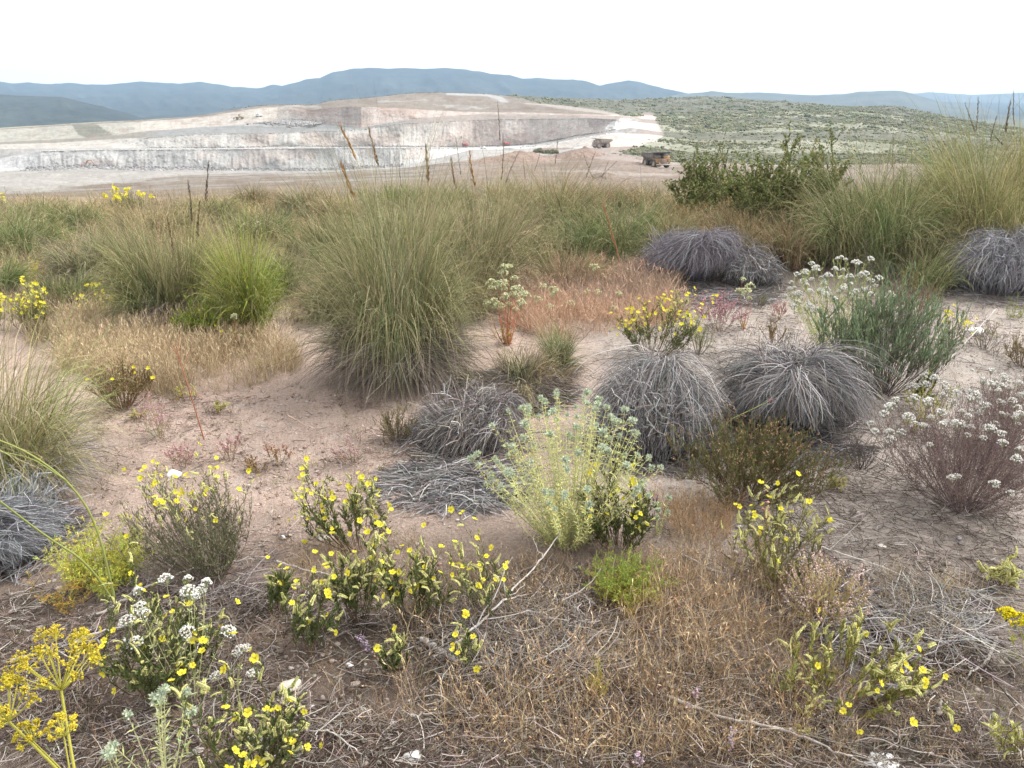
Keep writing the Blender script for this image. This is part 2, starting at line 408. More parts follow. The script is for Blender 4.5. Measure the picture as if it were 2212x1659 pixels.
BANDROWS = [26, 30, 34, 34, 5, 34, 22, 28, 26]
BANDNAMES = ['dirt_slope', 'dirt_slope', 'quarry_floor', 'quarry_face', 'quarry_bench', 'quarry_face', 'quarry_bench', 'quarry_face', 'hilltop']
COLV = []; COLD = []
def far_terrain():
    prev = None
    for k in range(len(LINES) - 1):
        v0, d0 = LINES[k](UE); v1, d1 = LINES[k + 1](UE)
        n = BANDROWS[k]; f = np.linspace(0, 1, n)[:, None]
        V = v0 * (1 - f) + v1 * f
        # depth is interpolated so that the surface between two lines is straight in the world
        x0, y0, z0 = unproj(US, v0, d0); x1, y1, z1 = unproj(US, v1, d1)
        D = d0 * (1 - f) + d1 * f; Z = z0 * (1 - f) + z1 * f
        X = (US - CX) / FPX * D / 1.0
        # true x for the world point: same column direction
        dx, dy, dz = ray(US[None, :], V)
        # row of the picture each world point really falls on
        a = (Z - CAMH) / D
        yc = (a * cp + sp) / (cp - a * sp)
        Vr = CY - yc * FPX
        dx, dy, dz = ray(US[None, :], Vr)
        X = dx / dy * D
        env = np.sin(f * PI)
        uu = np.broadcast_to(US, X.shape)
        if k in (3, 5, 7):
            flute = (fbm(uu * 0.18, f * 0.6 + k, 101 + k, 4) - .5) * 3.2 + (fbm(uu * 0.02, f * .5, 111 + k, 2) - .5) * 12 + (fbm(uu * .25, f * 7, 113 + k, 3) - .5) * 2.2
            wgt = sstep(0, 60, np.broadcast_to(UE, X.shape)) * sstep(1400, 1330, uu)
            Y = D + flute * env * wgt
        else:
            Y = D
        Zz = Z + ((fbm(X * .03, Y * .03, 121 + k, 4) - .5) * (1.5 if k < 2 else 2.2) + (fbm(X * .16, Y * .10, 127 + k, 4) - .5) * (1.0 if k < 2 else 1.6)) * env
        if k >= 6: Zz = Zz + (fbm(X * .012, Y * .012, 131, 3) - .5) * 5 * env
        mb = MB()
        col = far_colour(k, uu, Vr, X, Y)
        m = len(US); idx = np.arange(n * m).reshape(n, m)
        q = np.stack([idx[:-1, :-1], idx[:-1, 1:], idx[1:, 1:], idx[1:, :-1]], -1)
        mb.add(np.stack([X, Y, Zz], -1), col.reshape(-1, 3) * (.69 if k in (3, 5, 7) else .40), q)  # faces scaled lighter than flats, so the colour evens out the sky light
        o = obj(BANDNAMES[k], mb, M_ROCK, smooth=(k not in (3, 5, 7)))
        tag(o, None, kind='structure')
        COLV.append(Vr); COLD.append(np.stack([X, Y, Zz], -1))
    # back of the hill, falling to the plain
    v1, d1 = LINES[-1](UE); x, y, z = unproj(US, v1, d1)
    mb = MB(); rows = [(0, 0), (60, -1), (300, -25), (900, -75)]
    P = np.stack([np.stack([x * (1 + r / 1000.), y + r, z + h], -1) for r, h in rows])
    idx = np.arange(len(rows) * len(US)).reshape(len(rows), -1)
    q = np.stack([idx[:-1, :-1], idx[:-1, 1:], idx[1:, 1:], idx[1:, :-1]], -1)
    mb.add(P, np.array([.30, .29, .21]), q)
    tag(obj('hill_back', mb, M_ROCK, smooth=True), None, kind='structure')

def far_point(u, v):
    i = int(round((u - US[0]) / 2))
    vv = np.concatenate([a[:, i] for a in COLV]); pp = np.concatenate([a[:, i] for a in COLD])
    j = int(np.argmin(np.abs(vv - v)))
    return pp[j]

def scrub():
    """low bushes on the far hillside, too many to count"""
    rng = np.random.default_rng(77)
    mb = MB()
    A = np.concatenate([c.reshape(-1, 3) for c in COLD[2:]]); Vv = np.concatenate([v.ravel() for v in COLV[2:]])
    Uu = np.concatenate([np.broadcast_to(US, v.shape).ravel() for v in COLV[2:]])
    keep = soft_poly(Uu, Vv, VEG, 16, 95) > .5
    d = dline(Uu, Vv, [(1398, 256), (1404, 275), (1410, 290), (1380, 300), (1330, 312), (1290, 328), (1330, 345), (1400, 360)], 1.6)
    d2 = dline(Uu, Vv, [(1138, 224), (1200, 230), (1250, 235), (1300, 241), (1330, 248)], 2.5)
    keep &= (Uu > 1080) & (Uu < 2600) & (d > 22) & (d2 > 9)
    dens = .12 + .88 * sstep(.38, .58, fbm(A[:, 0] * .035, A[:, 1] * .02, 141, 4))
    keep &= rng.random(len(A)) < dens * .42
    i = np.where(keep)[0]
    pos = A[i] + rng.normal(0, 1.0, (len(i), 3)) * np.array([2.0, 4.0, 0])
    n = len(i)
    r = rng.uniform(.3, .75, n) * (1 + 1.2 * (rng.random(n) < .08)) * np.clip(pos[:, 1] / 420, .75, 1.9)
    K = 9
    a = rng.uniform(0, 2 * PI, (n, K)); e = rng.uniform(0, 1, (n, K))
    off = np.stack([np.cos(a) * .75, np.sin(a) * .75, e * .55], -1) * r[:, None, None]
    P = (pos[:, None, :] + off).reshape(-1, 3)
    col = pick([((.17, .185, .115), 3), ((.20, .205, .13), 3), ((.235, .225, .15), 2), ((.14, .155, .10), 2)], n, rng)
    blobs(mb, P, np.repeat(r * .42, K) * rng.uniform(.7, 1.3, n * K), np.repeat(col, K, 0))
    o = obj('hillside_scrub', mb, M_LEAF)
    tag(o, 'low green scrub dotted over the hillside right of the quarry', 'scrub', kind='stuff')

def rubble():
    # broken rock at the foot of the faces and the white block windrow on the bench edges
    rng = np.random.default_rng(88); mb = MB(); V, F = ico(); k = len(V)
    def scatter(n, li, u0, u1, sz, pal, spread, up=0.0):
        u = rng.uniform(u0, u1, n); v, d = LINES[li](u); x, y, z = unproj(u, v, d)
        o = -np.abs(rng.normal(0, spread, n)); P = np.stack([x, y + o, z + up * np.exp(o / 4) - .2], -1)
        r = .55 * sz * rng.uniform(.35, 1.2, n) ** 2.2
        W = V[None] * (r[:, None] * rng.uniform(.6, 1.2, (n, 3)) * [1.2, 1, .75])[:, None] * rng.uniform(.8, 1.2, (n, k, 1)) + P[:, None]
        mb.add(W, np.repeat(pick(pal, n, rng, .12)[:, None], k, 1), None, F[None] + (np.arange(n) * k)[:, None, None])
    G = [((.25, .245, .24), 3), ((.30, .295, .285), 3), ((.20, .195, .19), 2)]
    Wt = [((.48, .48, .48), 3), ((.38, .38, .375), 2)]
    scatter(6000, 3, 60, 870, 1.5, G, 9, 2.6); scatter(1500, 3, 160, 420, 2.0, G, 12, 3)
    scatter(1500, 4, 90, 1100, .8, Wt, 1.2); scatter(600, 4, 1120, 1330, 1.1, Wt, 5); scatter(2200, 5, 320, 1330, 1.0, G, 3, 1.0)
    scatter(2600, 7, 600, 700, 1.5, G, 40, 2); scatter(1400, 6, 320, 1300, .7, G, 6); scatter(1200, 9, 520, 1080, .9, [((.25, .22, .19), 3), ((.20, .19, .13), 3)], 40)
    tag(obj('rubble', mb, M_ROCK), 'broken rock lying along the foot and edges of the quarry benches', kind='stuff')

def mountain(name, pts, D, depth, base_z, seed, col, rough=1.0, u0=-1200, u1=3400, step=6):
    us = np.arange(u0, u1, step, float)
    pu, pv = zip(*pts)
    v = np.interp(us, pu, pv)
    v = v + (fbm(us * .05, us * 0, seed, 3) - .5) * 3.0 * rough
    x, y, z = unproj(us, v, D)
    n = 46; f = np.linspace(0, 1, n)[:, None]
    # front slope from the foot (f=0) up to the ridge (f=.85) and over the back
    g = np.clip(f / .85, 0, 1); bk = np.clip((f - .85) / .15, 0, 1)
    Y = D - depth * (1 - g) + depth * .5 * bk
    sl = g ** 1.15 * (1 - .75 * bk)
    rid = np.abs(fbm(us * .02 + f * 1.3, f * 3.0, seed + 3, 4) - .5) * 2
    Z = base_z + (z - base_z) * sl - rid * (z - base_z) * .28 * np.sin(np.clip(g, 0, 1) * PI) * rough
    Y = np.broadcast_to(Y, Z.shape); X = (x / D) * Y
    mb = MB(); m = len(us)
    idx = np.arange(n * m).reshape(n, m)
    q = np.stack([idx[:-1, :-1], idx[:-1, 1:], idx[1:, 1:], idx[1:, :-1]], -1)
    cn = fbm(X * .004, Y * .004 + Z * .01, seed + 9, 4)
    c = lerp(np.array(col) * .7, np.array(col) * 1.45, cn)
    mb.add(np.stack([X, Y, Z], -1), c.reshape(-1, 3), q)
    return tag(obj(name, mb, M_MTN, smooth=True), None, kind='structure')

def far_mountains():
    mountain('mountain', [(-1200, 150), (-300, 185), (0, 176), (30, 180), (60, 177), (105, 181), (150, 178), (190, 182), (225, 183), (265, 179), (305, 176), (360, 178), (385, 180), (430, 176), (470, 181), (505, 187), (560, 190), (575, 186), (592, 181), (612, 185), (700, 200), (3400, 240)], 6500, 2600, -70, 201, (.042, .048, .04))
    mountain('mountain', [(-1200, 300), (300, 290), (420, 252), (480, 236), (530, 214), (580, 195), (608, 186), (630, 180), (662, 170), (690, 168), (715, 157), (730, 153), (760, 148), (800, 145), (830, 147), (870, 146), (920, 148), (970, 146), (1010, 150), (1060, 158), (1100, 162), (1130, 169), (1160, 168), (1200, 170), (1240, 171), (1270, 175), (1295, 184), (1330, 178), (1358, 172), (1380, 176), (1420, 187), (1460, 195), (1500, 204), (1700, 240), (3400, 260)], 6000, 2300, -70, 211, (.042, .048, .04))
    mountain('mountain', [(-1200, 300), (1300, 260), (1400, 215), (1480, 202), (1520, 199), (1537, 196), (1568, 200), (1634, 199), (1700, 202), (1764, 205), (1827, 202), (1856, 197), (1941, 195), (1967, 201), (2023, 217), (2097, 228), (2212, 245), (3400, 280)], 5200, 1800, -70, 221, (.075, .078, .058), .7)
    mountain('mountain', [(-1200, 300), (1700, 240), (1900, 206), (1975, 201), (2004, 199), (2060, 202), (2097, 205), (2152, 202), (2212, 200), (2500, 195), (3400, 180)], 8200, 2300, -70, 231, (.075, .078, .06), .7)
    mountain('foothill', [(-1200, 190), (-200, 200), (0, 203), (70, 207), (130, 209), (190, 222), (250, 237), (300, 252), (345, 262), (500, 290), (3400, 330)], 3000, 1000, -70, 241, (.042, .048, .042), .8)
    # the plain that everything stands on, out to the foot of the mountains and beyond
    mb = MB()
    g = np.linspace(-10500, 10500, 60); gy = np.linspace(-900, 10500, 40)
    X, Y = np.meshgrid(g, gy)
    idx = np.arange(X.size).reshape(X.shape)
    q = np.stack([idx[:-1, :-1], idx[:-1, 1:], idx[1:, 1:], idx[1:, :-1]], -1)
    mb.add(np.stack([X, Y, X * 0 - 72.], -1), np.array([.12, .12, .08]), q)
    tag(obj('plain', mb, M_MTN), None, kind='structure')

def near_ground():
    ys = [-3.0]
    while ys[-1] < 62:
        y = ys[-1]
        ys.append(y + max(0.014 * abs(y), 0.018) if y > .9 else y + .12)
    ys = np.array(ys); t = np.linspace(-1.15, 1.15, 1000)
    X = (ys[:, None] + 4.2) * t[None]; Y = np.broadcast_to(ys[:, None], X.shape)
    Z = gheight(X, Y)
    Z = Z + (fbm(X * 9, Y * 9, 151, 3) - .5) * .03 * sstep(9, 4, Y) + (fbm(X * 30, Y * 30, 152, 2) - .5) * .012 * sstep(5, 3, Y)
    # colours of the soil by place
    a = (Z - CAMH) / np.maximum(Y, .3); yc = (a * cp + sp) / (cp - a * sp); v = CY - yc * FPX
    u = CX + FPX * X / np.maximum(cp * Y - sp * (Z - CAMH), .2)
    n1 = fbm(X * .9, Y * .9, 161, 4); n2 = fbm(X * 5, Y * 5, 162, 4); n3 = fbm(X * 22, Y * 22, 163, 3)
    pinkt = np.array([.40, .31, .262]); greyb = np.array([.365, .332, .303]); brown = np.array([.135, .105, .086])
    c = lerp(pinkt, greyb, np.clip(sstep(.1, .9, X) * .9 + (n1 - .5) * .5, 0, 1))
    c = lerp(c, brown, np.clip(sstep(3.0, 2.0, Y) * .85 + (n1 - .5) * .9, 0, .95))
    c = lerp(c, [.22, .175, .125], sstep(5.5, 8, Y))
    c = c * (.80 + .40 * n2[..., None])
    c = lerp(c, np.array([.20, .155, .13]), sstep(.60, .78, n3) * sstep(.35, .6, n2) * .55)
    c = lerp(c, np.array([.36, .33, .305]), sstep(.70, .85, fbm(X * 13, Y * 13, 165, 3)) * .5)
    crust = sstep(.5, .62, fbm(X * 6, Y * 6, 166, 3)) * np.exp(-((X - 1.05) ** 2 + (Y - 1.72) ** 2) / .08)
    c = lerp(c, [.17, .155, .155], np.clip(crust * 1.2, 0, .8))
    mb = MB(); idx = np.arange(X.size).reshape(X.shape)
    q = np.stack([idx[:-1, :-1], idx[:-1, 1:], idx[1:, 1:], idx[1:, :-1]], -1)
    mb.add(np.stack([X, Y, Z], -1), c.reshape(-1, 3), q)
    tag(obj('ground', mb, M_SOIL, smooth=True), None, kind='structure')
# ------------------------------------------------------------------ plant generators (all geometry local to the plant's foot)
GREENS = [((.135, .170, .070), 4), ((.175, .195, .085), 3), ((.235, .230, .115), 2.5), ((.33, .285, .17), 1.3), ((.085, .115, .048), 3)]
GRN2 = [((.115, .165, .060), 4), ((.165, .205, .085), 3), ((.235, .255, .12), 2), ((.080, .120, .048), 3.5), ((.31, .28, .16), .6)]
TANS = [((.28, .235, .14), 3), ((.20, .195, .10), 3), ((.33, .26, .17), 2), ((.125, .135, .065), 2.5)]
REDT = [((.31, .225, .145), 3), ((.25, .21, .115), 3), ((.17, .175, .085), 3), ((.34, .22, .15), 2), ((.11, .115, .055), 2)]
DEAD = [((.175, .15, .135), 3), ((.235, .205, .185), 3), ((.11, .092, .085), 3.5), ((.30, .26, .22), 1)]
GREY = [((.20, .195, .20), 4), ((.29, .285, .285), 3), ((.10, .095, .097), 3.5), ((.40, .39, .385), 1.6), ((.20, .17, .15), 1.5)]
STRAW = [((.48, .38, .245), 3), ((.41, .32, .20), 3), ((.56, .46, .32), 2), ((.31, .24, .16), 2)]

def fit(P, W, H, pr=96, pz=97, zoff=0):
    r = np.hypot(P[..., 0], P[..., 1]).max(1); z = P[..., 2].max(1)
    P = P.copy()
    k = (W / 2) / np.percentile(r, pr)
    P[..., :2] *= k; P[..., 2] *= H / np.percentile(z, pz)
    return P

def grass(W, H, n, wid, pal, seed, spread=1.0, base=.26, bmin=.45, bmax=2.1, lean=(0, 0), K=9, th_sig=.24, curl=.22):
    rng = np.random.default_rng(seed)
    # the tussock is a cluster of tufts, each with its own lean, length and age
    ns = int(np.clip(W * 16, 6, 26)); su = np.sqrt(rng.random(ns)); sa = rng.uniform(0, 2 * PI, ns); sl = rng.uniform(.72, 1.15, ns); sc = rng.uniform(.7, 1.25, (ns, 1)) * (1 + rng.normal(0, .07, (ns, 3)))
    k = rng.integers(0, ns, n)
    vx = su[k] * .62 * spread * np.cos(sa[k]) + rng.normal(0, th_sig, n); vy = su[k] * .62 * spread * np.sin(sa[k]) + rng.normal(0, th_sig, n)
    th = np.hypot(vx, vy); a = np.arctan2(vy, vx); u = np.clip(th / .75, 0, 1)
    px_, py_ = base * W * su[k] * np.cos(sa[k]) + rng.normal(0, .03, n) * W, base * W * su[k] * np.sin(sa[k]) + rng.normal(0, .03, n) * W
    r0 = np.zeros(n); bend = rng.uniform(bmin, bmax, n) * (.62 + .75 * u * spread)
    L = H * rng.uniform(.5, 1.25, n) * sl[k]
    P = blade_paths(n, rng, r0, a, rng.uniform(-.02, .05, n), L, th, bend, K=K, da=.5, wob=.06)
    m = int(n * curl)           # older leaves that arch over and curl at the tip
    P[:m] = blade_paths(m, rng, r0[:m], a[:m], rng.uniform(-.02, .05, m), L[:m] * rng.uniform(.75, 1.25, m), th[:m], rng.uniform(1.2, 3.2, m), p=2.3, K=K, da=.8, wob=.07)
    P[..., 0] += px_[:, None]; P[..., 1] += py_[:, None]
    P = fit(P, W, H, 90, 93)
    P[..., 0] += lean[0] * P[..., 2] ** 1.3; P[..., 1] += lean[1] * P[..., 2] ** 1.3
    P[..., 2] = np.maximum(P[..., 2], .004)
    s = np.linspace(0, 1, K)
    w = wid * rng.uniform(.65, 1.35, (n, 1)) * (1 - .8 * s[None] ** 2.2)
    col = pick(pal, n, rng, .32) * sc[k]
    col[:m] = pick([((.42, .36, .22), 3), ((.34, .30, .17), 3), ((.50, .45, .32), 1.5), ((.24, .22, .12), 2)], m, rng) * .55 + col[:m] * .45
    w[:m] *= 1.15
    tip = np.array([.40, .33, .21]); f = (rng.random((n, 1, 1)) < .5) * sstep(.45, 1, s)[None, :, None] * .6
    c = col[:, None, :] * (1 - f) + tip * f
    mb = MB(); ribbons(mb, P, w, rside(P, rng), c)
    return mb

def thatch(W, H, n, wid, pal, seed, z0=(.05, .4), rb=.55, jag=.05, K=7):
    """dead leaves hanging like a skirt round the foot"""
    rng = np.random.default_rng(seed + 500)
    a = rng.uniform(0, 2 * PI, n)
    r0 = W / 2 * rb * np.sqrt(rng.uniform(.15, 1, n))
    zz = H * rng.uniform(z0[0], z0[1], n) * (1.15 - r0 / (W / 2 * rb) * .55)
    P = blade_paths(n, rng, r0, a, zz, (W / 2 * (1 - rb) + zz) * rng.uniform(.6, 1.25, n), rng.uniform(.5, 1.5, n), rng.uniform(.6, 1.9, n), p=.8, K=K, da=.6, wob=jag)
    P[..., 2] = np.maximum(P[..., 2], rng.uniform(.002, .03, (n, 1)))
    mb = MB(); ribbons(mb, P, wid * rng.uniform(.7, 1.3, (n, 1)) * np.linspace(1, .4, K)[None], rside(P, rng), pick(pal, n, rng, .25))
    return mb

def tussock(label, u, v, w, vtop, seed, n=2600, wid=.0024, pal=GREENS, skirt=.35, group='esparto grass tussocks', spread=1.0, lean=(0, 0), name='grass_tussock', hz=1.0, cat='grass tussock', base=.26, skpal=DEAD, bmax=2.1):
    p, W, H, t = site(u, v, w, vtop); H *= hz
    px = t / FPX * 2.16
    wd = max(wid, px * .34)
    root = thing(name, label, cat, p, 0, group)
    obj('leaf_blades', grass(W, H, n, wd, pal, seed, spread, base, lean=lean, bmax=bmax), M_LEAF, root)
    if skirt:
        obj('dead_thatch', thatch(W * .72, H * .8, int(n * skirt), wd * 1.05, skpal, seed), M_DRY, root)
    return root, p, W, H, t

def stalk(root, p, u0, v0, u1, v1, dy=0.0, thick=.0022, col=(.33, .19, .09), spike=.25, stem=(.34, .27, .16), seed=0):
    """one flowering stalk of a tussock, from its foot picture point up to its tip"""
    rng = np.random.default_rng(seed)
    Y = p[1] + dy
    a = np.array(unproj(u0, v0, Y)) - p; b = np.array(unproj(u1, v1, Y - rng.uniform(0, .15))) - p
    K = 12; s = np.linspace(0, 1, K)[:, None]
    bow = np.cross(b - a, np.array([0, 1, 0])) * rng.uniform(-.05, .05)
    P = (a * (1 - s) + b * s + bow * np.sin(s * PI))[None]
    mb = MB()
    tubes(mb, P, np.linspace(thick * .75, thick * .45, K)[None], np.array(stem), 4)
    L = np.linalg.norm(b - a)
    q = np.linspace(1 - min(spike / L, .6), 1, 60)[:, None]
    pts = a * (1 - q) + b * q + bow * np.sin(q * PI) + rng.normal(0, thick * .5, (60, 3))
    d = nrm(b - a)[None] + rng.normal(0, .18, (60, 3))
    leaves(mb, pts, d, thick * 12, thick * 2.6 * np.linspace(1.2, .5, 60), pick([(col, 3), (tuple(np.array(col) * .55), 2), (tuple(np.array(col) * 1.3), 1)], 60, rng), rng)
    o = obj('flower_stalk', mb, M_DRY, root)
    return o

def dome(label, u, v, w, vtop, seed, n=3800, pal=GREY, wid=.0027, group='dead grey tussocks', flat=1.0, cat='dead tussock', jag=.115, crowns=14):
    p, W, H, t = site(u, v, w * .68, vtop)
    rng = np.random.default_rng(seed)
    wd = max(wid, t / FPX * 2.16 * .34); H *= .88; cx0, cy0 = rng.normal(0, .2, 2) * W
    root = thing('dead_tussock', label, cat, p, 0, group)
    n = int(n * 1.35)
    # a collapsed mound: leaves leave the lumpy crown outward, then hang down its flanks
    R = W / 2; q = np.sqrt(rng.random(n)); out = rng.uniform(0, 2 * PI, n); sx = rng.uniform(0, 50)
    lump = fbm(np.cos(out) * q * 2.6 + sx, np.sin(out) * q * 2.6, seed, 3)
    r0 = R * .84 * q * (.8 + .4 * vnoise(np.cos(out) * 1.6 + sx, np.sin(out) * 1.6, seed))
    z0 = H * (1.02 - .42 * q ** 2.4) * (.40 + 1.15 * lump) * rng.uniform(.8, 1.0, n)
    a = out + rng.normal(0, .8, n); th = rng.uniform(.5, 1.6, n) - .35 * (1 - q)
    L = (z0 * rng.uniform(.45, 1.2, n) + rng.uniform(.02, .12, n) * W)
    P = blade_paths(n, rng, np.zeros(n), a, z0, L, th, (2.95 - th) * rng.uniform(.7, 1.05, n), p=.5, K=9, da=.95, wob=jag)
    P[..., 0] += (r0 * np.cos(out))[:, None]; P[..., 1] += (r0 * np.sin(out))[:, None]
    lop = P[..., 2] / H; P[..., 0] += cx0 * lop; P[..., 1] += cy0 * lop
    P[..., 2] = np.maximum(P[..., 2], rng.uniform(.003, .05, (n, 1)))
    K = 9; col = pick(pal, n, rng, .25)
    mb = MB(); ribbons(mb, P, wd * rng.uniform(.5, 1.5, (n, 1)) * np.linspace(1, .4, K)[None], rside(P, rng), col)
    obj('dead_leaves', mb, M_DRY, root)
    m = n // 6; a = rng.uniform(0, 2 * PI, m); r1 = R * rng.uniform(.75, 1.5, m); az = rng.uniform(0, 2 * PI, m); l = rng.uniform(.05, .22, m); s4 = np.linspace(-.5, .5, 4)
    Q = np.stack([r1 * np.cos(a), r1 * np.sin(a), 0 * a], -1)[:, None] + np.stack([np.cos(az), np.sin(az), rng.normal(0, .06, m)], -1)[:, None] * (l[:, None] * s4[None])[..., None]
    Q[..., 2] += gheight(Q[..., 0] + p[0], Q[..., 1] + p[1]) - p[2] + rng.uniform(.006, .035, (m, 1))
    mb = MB(); ribbons(mb, Q, wd * 1.1, rside(Q, rng), pick(pal + DEAD, m, rng, .3)); obj('fallen_straw', mb, M_DRY, root)
    # broken leaves lying crosswise over the crown
    m = n // 7; a = rng.uniform(0, 2 * PI, m); q = np.sqrt(rng.random(m))
    P = blade_paths(m, rng, W / 2 * .75 * q, a, H * np.sqrt(1 - (q * .8) ** 2) * rng.uniform(.8, 1.0, m), rng.uniform(.06, .2, m), rng.uniform(.3, 2.0, m), rng.uniform(-.6, 1.4, m), K=5, da=2.0, wob=.2)
    P[..., 2] = np.maximum(P[..., 2], .01)
    mb = MB(); ribbons(mb, P, wd * 1.15, rside(P, rng), pick(pal, m, rng, .25) * 1.1)
    obj('loose_straw', mb, M_DRY, root)
    m = n // 4; a = rng.uniform(0, 2 * PI, m); q = np.sqrt(rng.random(m))
    P = blade_paths(m, rng, W / 2 * .75 * q, a, np.zeros(m), H * np.sqrt(1 - (q * .9) ** 2) * rng.uniform(.6, .98, m), q * .5 + rng.normal(0, .3, m), rng.uniform(0, .8, m), K=5)
    mb = MB(); ribbons(mb, P, wd * 1.3, rside(P, rng), pick(pal, m, rng, .25) * .8)
    obj('dead_stems', mb, M_DRY, root)
    return root

def straw_mat(label, u, v, w, vtop, seed, n=2600, pal=GREY, depth=.5, h=.07, wid=.0032, rot=0.0, group='dead grey tussocks', cat='straw mat'):
    p, W, H, t = site(u, v, w, v - 10)
    rng = np.random.default_rng(seed)
    root = thing('straw_mat', label, cat, p, 0, group)
    a = rng.uniform(0, 2 * PI, n); q = np.sqrt(rng.random(n))
    base = np.stack([np.cos(a) * q * W / 2, np.sin(a) * q * W * depth, h * (1 - q ** 2) * rng.uniform(.1, 1, n)], -1)
    az = rng.normal(rot, .7, n) + (rng.random(n) < .5) * PI
    L = rng.uniform(.08, .26, n); K = 5; s = np.linspace(-.5, .5, K)
    tilt = rng.normal(0, .16, n)
    d = np.stack([np.cos(az), np.sin(az), tilt], -1)
    P = base[:, None] + d[:, None] * (L[:, None] * s[None])[..., None]
    P[..., 2] -= (s[None] ** 2) * L[:, None] * .5
    P += np.cross(d, [0, 0, 1.])[:, None] * (s ** 2)[None, :, None] * rng.normal(0, .08, (n, 1, 1))
    g = onground(P.reshape(-1, 3) + p).reshape(n, K) - p[2]
    P[..., 2] = np.maximum(P[..., 2], .004) + g + .004
    mb = MB(); ribbons(mb, P, wid * rng.uniform(.6, 1.4, (n, 1)), rside(P, rng), pick(pal, n, rng, .25))
    obj('dead_leaves', mb, M_DRY, root)
    return root

def skeleton(W, H, nst, ntw, seed, K=6, base=.12, straight=.12, twl=(.15, .35), tw0=.3, up=.4, stem_u=(.8, 1.05), lean=None):
    rng = np.random.default_rng(seed)
    R = W / 2
    q = np.sqrt(rng.random(nst)); a = rng.uniform(0, 2 * PI, nst)
    tilt = q * math.atan2(R * 1.05, max(H * .75, .01)) * 1.0
    d = np.stack([np.sin(tilt) * np.cos(a), np.sin(tilt) * np.sin(a), np.cos(tilt)], -1)
    L = 1 / np.sqrt((np.sin(tilt) / R) ** 2 + (np.cos(tilt) / H) ** 2) * rng.uniform(stem_u[0], stem_u[1], nst)
    b = np.stack([np.cos(a) * q * R * base, np.sin(a) * q * R * base, np.full(nst, -.01)], -1)
    s = np.linspace(0, 1, K)
    P = b[:, None] + d[:, None] * (L[:, None] * s[None])[..., None]
    side = nrm(np.cross(d, rng.normal(size=(nst, 3))))
    P = P + side[:, None] * (L[:, None] * np.sin(s * PI)[None] * rng.normal(0, straight, (nst, 1)))[..., None]
    P[:, 1:] += np.cumsum(rng.normal(0, straight * .12, (nst, K - 1, 3)) * L[:, None, None], 1) * .6
    out = [P]
    if ntw:
        i = np.repeat(np.arange(nst), ntw); t = rng.uniform(tw0, .98, len(i))
        f = t * (K - 1); j = np.minimum(f.astype(int), K - 2); f = (f - j)[:, None]
        st = P[i, j] * (1 - f) + P[i, j + 1] * f
        dd = nrm(nrm(P[i, j + 1] - P[i, j]) * .8 + rng.normal(0, .55, (len(i), 3)) + np.array([0, 0, up]))
        Lt = L[i] * rng.uniform(twl[0], twl[1], len(i)) * (1.25 - t * .6)
        st2 = np.linspace(0, 1, 4)
        T = st[:, None] + dd[:, None] * (Lt[:, None] * st2[None])[..., None]
        T[:, :, 2] += (st2 ** 2)[None] * Lt[:, None] * .12
        T[:, 1:] += rng.normal(0, .04, (len(i), 3, 3)) * Lt[:, None, None]
    else:
        T = np.zeros((0, 4, 3))
    P[..., 2] = np.maximum(P[..., 2], -.01); T[..., 2] = np.maximum(T[..., 2], .004)
    return P, T, rng

def along(P, n, rng, lo=0., hi=1., bias=1.0):
    N, K, _ = P.shape
    i = rng.integers(0, N, n); t = lo + (hi - lo) * rng.random(n) ** bias
    f = t * (K - 1); j = np.minimum(f.astype(int), K - 2); f = (f - j)[:, None]
    return P[i, j] * (1 - f) + P[i, j + 1] * f, nrm(P[i, j + 1] - P[i, j]), t

def stems_mb(P, T, r, col, rng, jit=.25):
    mb = MB()
    N, K, _ = P.shape
    tubes(mb, P, r * np.linspace(1, .45, K)[None], np.clip(np.array(col) * (1 + rng.normal(0, jit, (N, 1))), .01, 1), 3)
    if len(T): tubes(mb, T, r * .5 * np.linspace(1, .5, 4)[None], np.clip(np.array(col) * (1 + rng.normal(0, jit, (len(T), 1))), .01, 1), 3)
    return mb

def leaf_mb(P, T, n, L, W, pal, rng, lo=.35, up=.5, out=.6, along_w=.7, mb=None, tf=.7):
    mb = mb or MB()
    nt = int(n * tf) if len(T) else 0
    parts = []
    if nt: parts.append(along(T, nt, rng, 0, 1))
    if n - nt: parts.append(along(P, n - nt, rng, lo, 1))
    pos = np.concatenate([q[0] for q in parts]); d = np.concatenate([q[1] for q in parts])
    d = d * along_w + rng.normal(0, out, d.shape) + np.array([0, 0, up])
    tone = .72 + .56 * vnoise(pos[:, 0] * 22 + pos[:, 2] * 9, pos[:, 1] * 22 + pos[:, 2] * 13, 5)[:, None]
    leaves(mb, pos, d, L * rng.uniform(.6, 1.25, len(pos)), W * rng.uniform(.7, 1.2, len(pos)), pick(pal, len(pos), rng) * tone, rng)
    return mb

# shared small meshes ------------------------------------------------
def _petal_flower(seed, rad=.012, col=(.64, .58, .06)):
    rng = np.random.default_rng(seed); mb = MB()
    for k in range(5):
        a = k * 2 * PI / 5 + rng.normal(0, .08); w = .62
        cup = rng.uniform(.25, .5)
        pts = [(0, 0, 0)]
        for da, rr in ((-w, .72), (-w * .62, .98), (0, 1.03), (w * .62, .98), (w, .72)):
            r = rad * rr * rng.uniform(.93, 1.05)
            pts.append((r * math.cos(a + da), r * math.sin(a + da), r * cup + rng.normal(0, rad * .05)))
        mb.add(pts, np.array(col) * rng.uniform(.88, 1.08), None, [(0, 1, 2), (0, 2, 3), (0, 3, 4), (0, 4, 5)])
    n = 9; aa = rng.uniform(0, 2 * PI, n); rr = rad * .2 * np.sqrt(rng.random(n))
    blobs(mb, np.stack([rr * np.cos(aa), rr * np.sin(aa), np.full(n, rad * .16)], -1), rad * .085, np.array([.62, .36, .02]))
    return mb
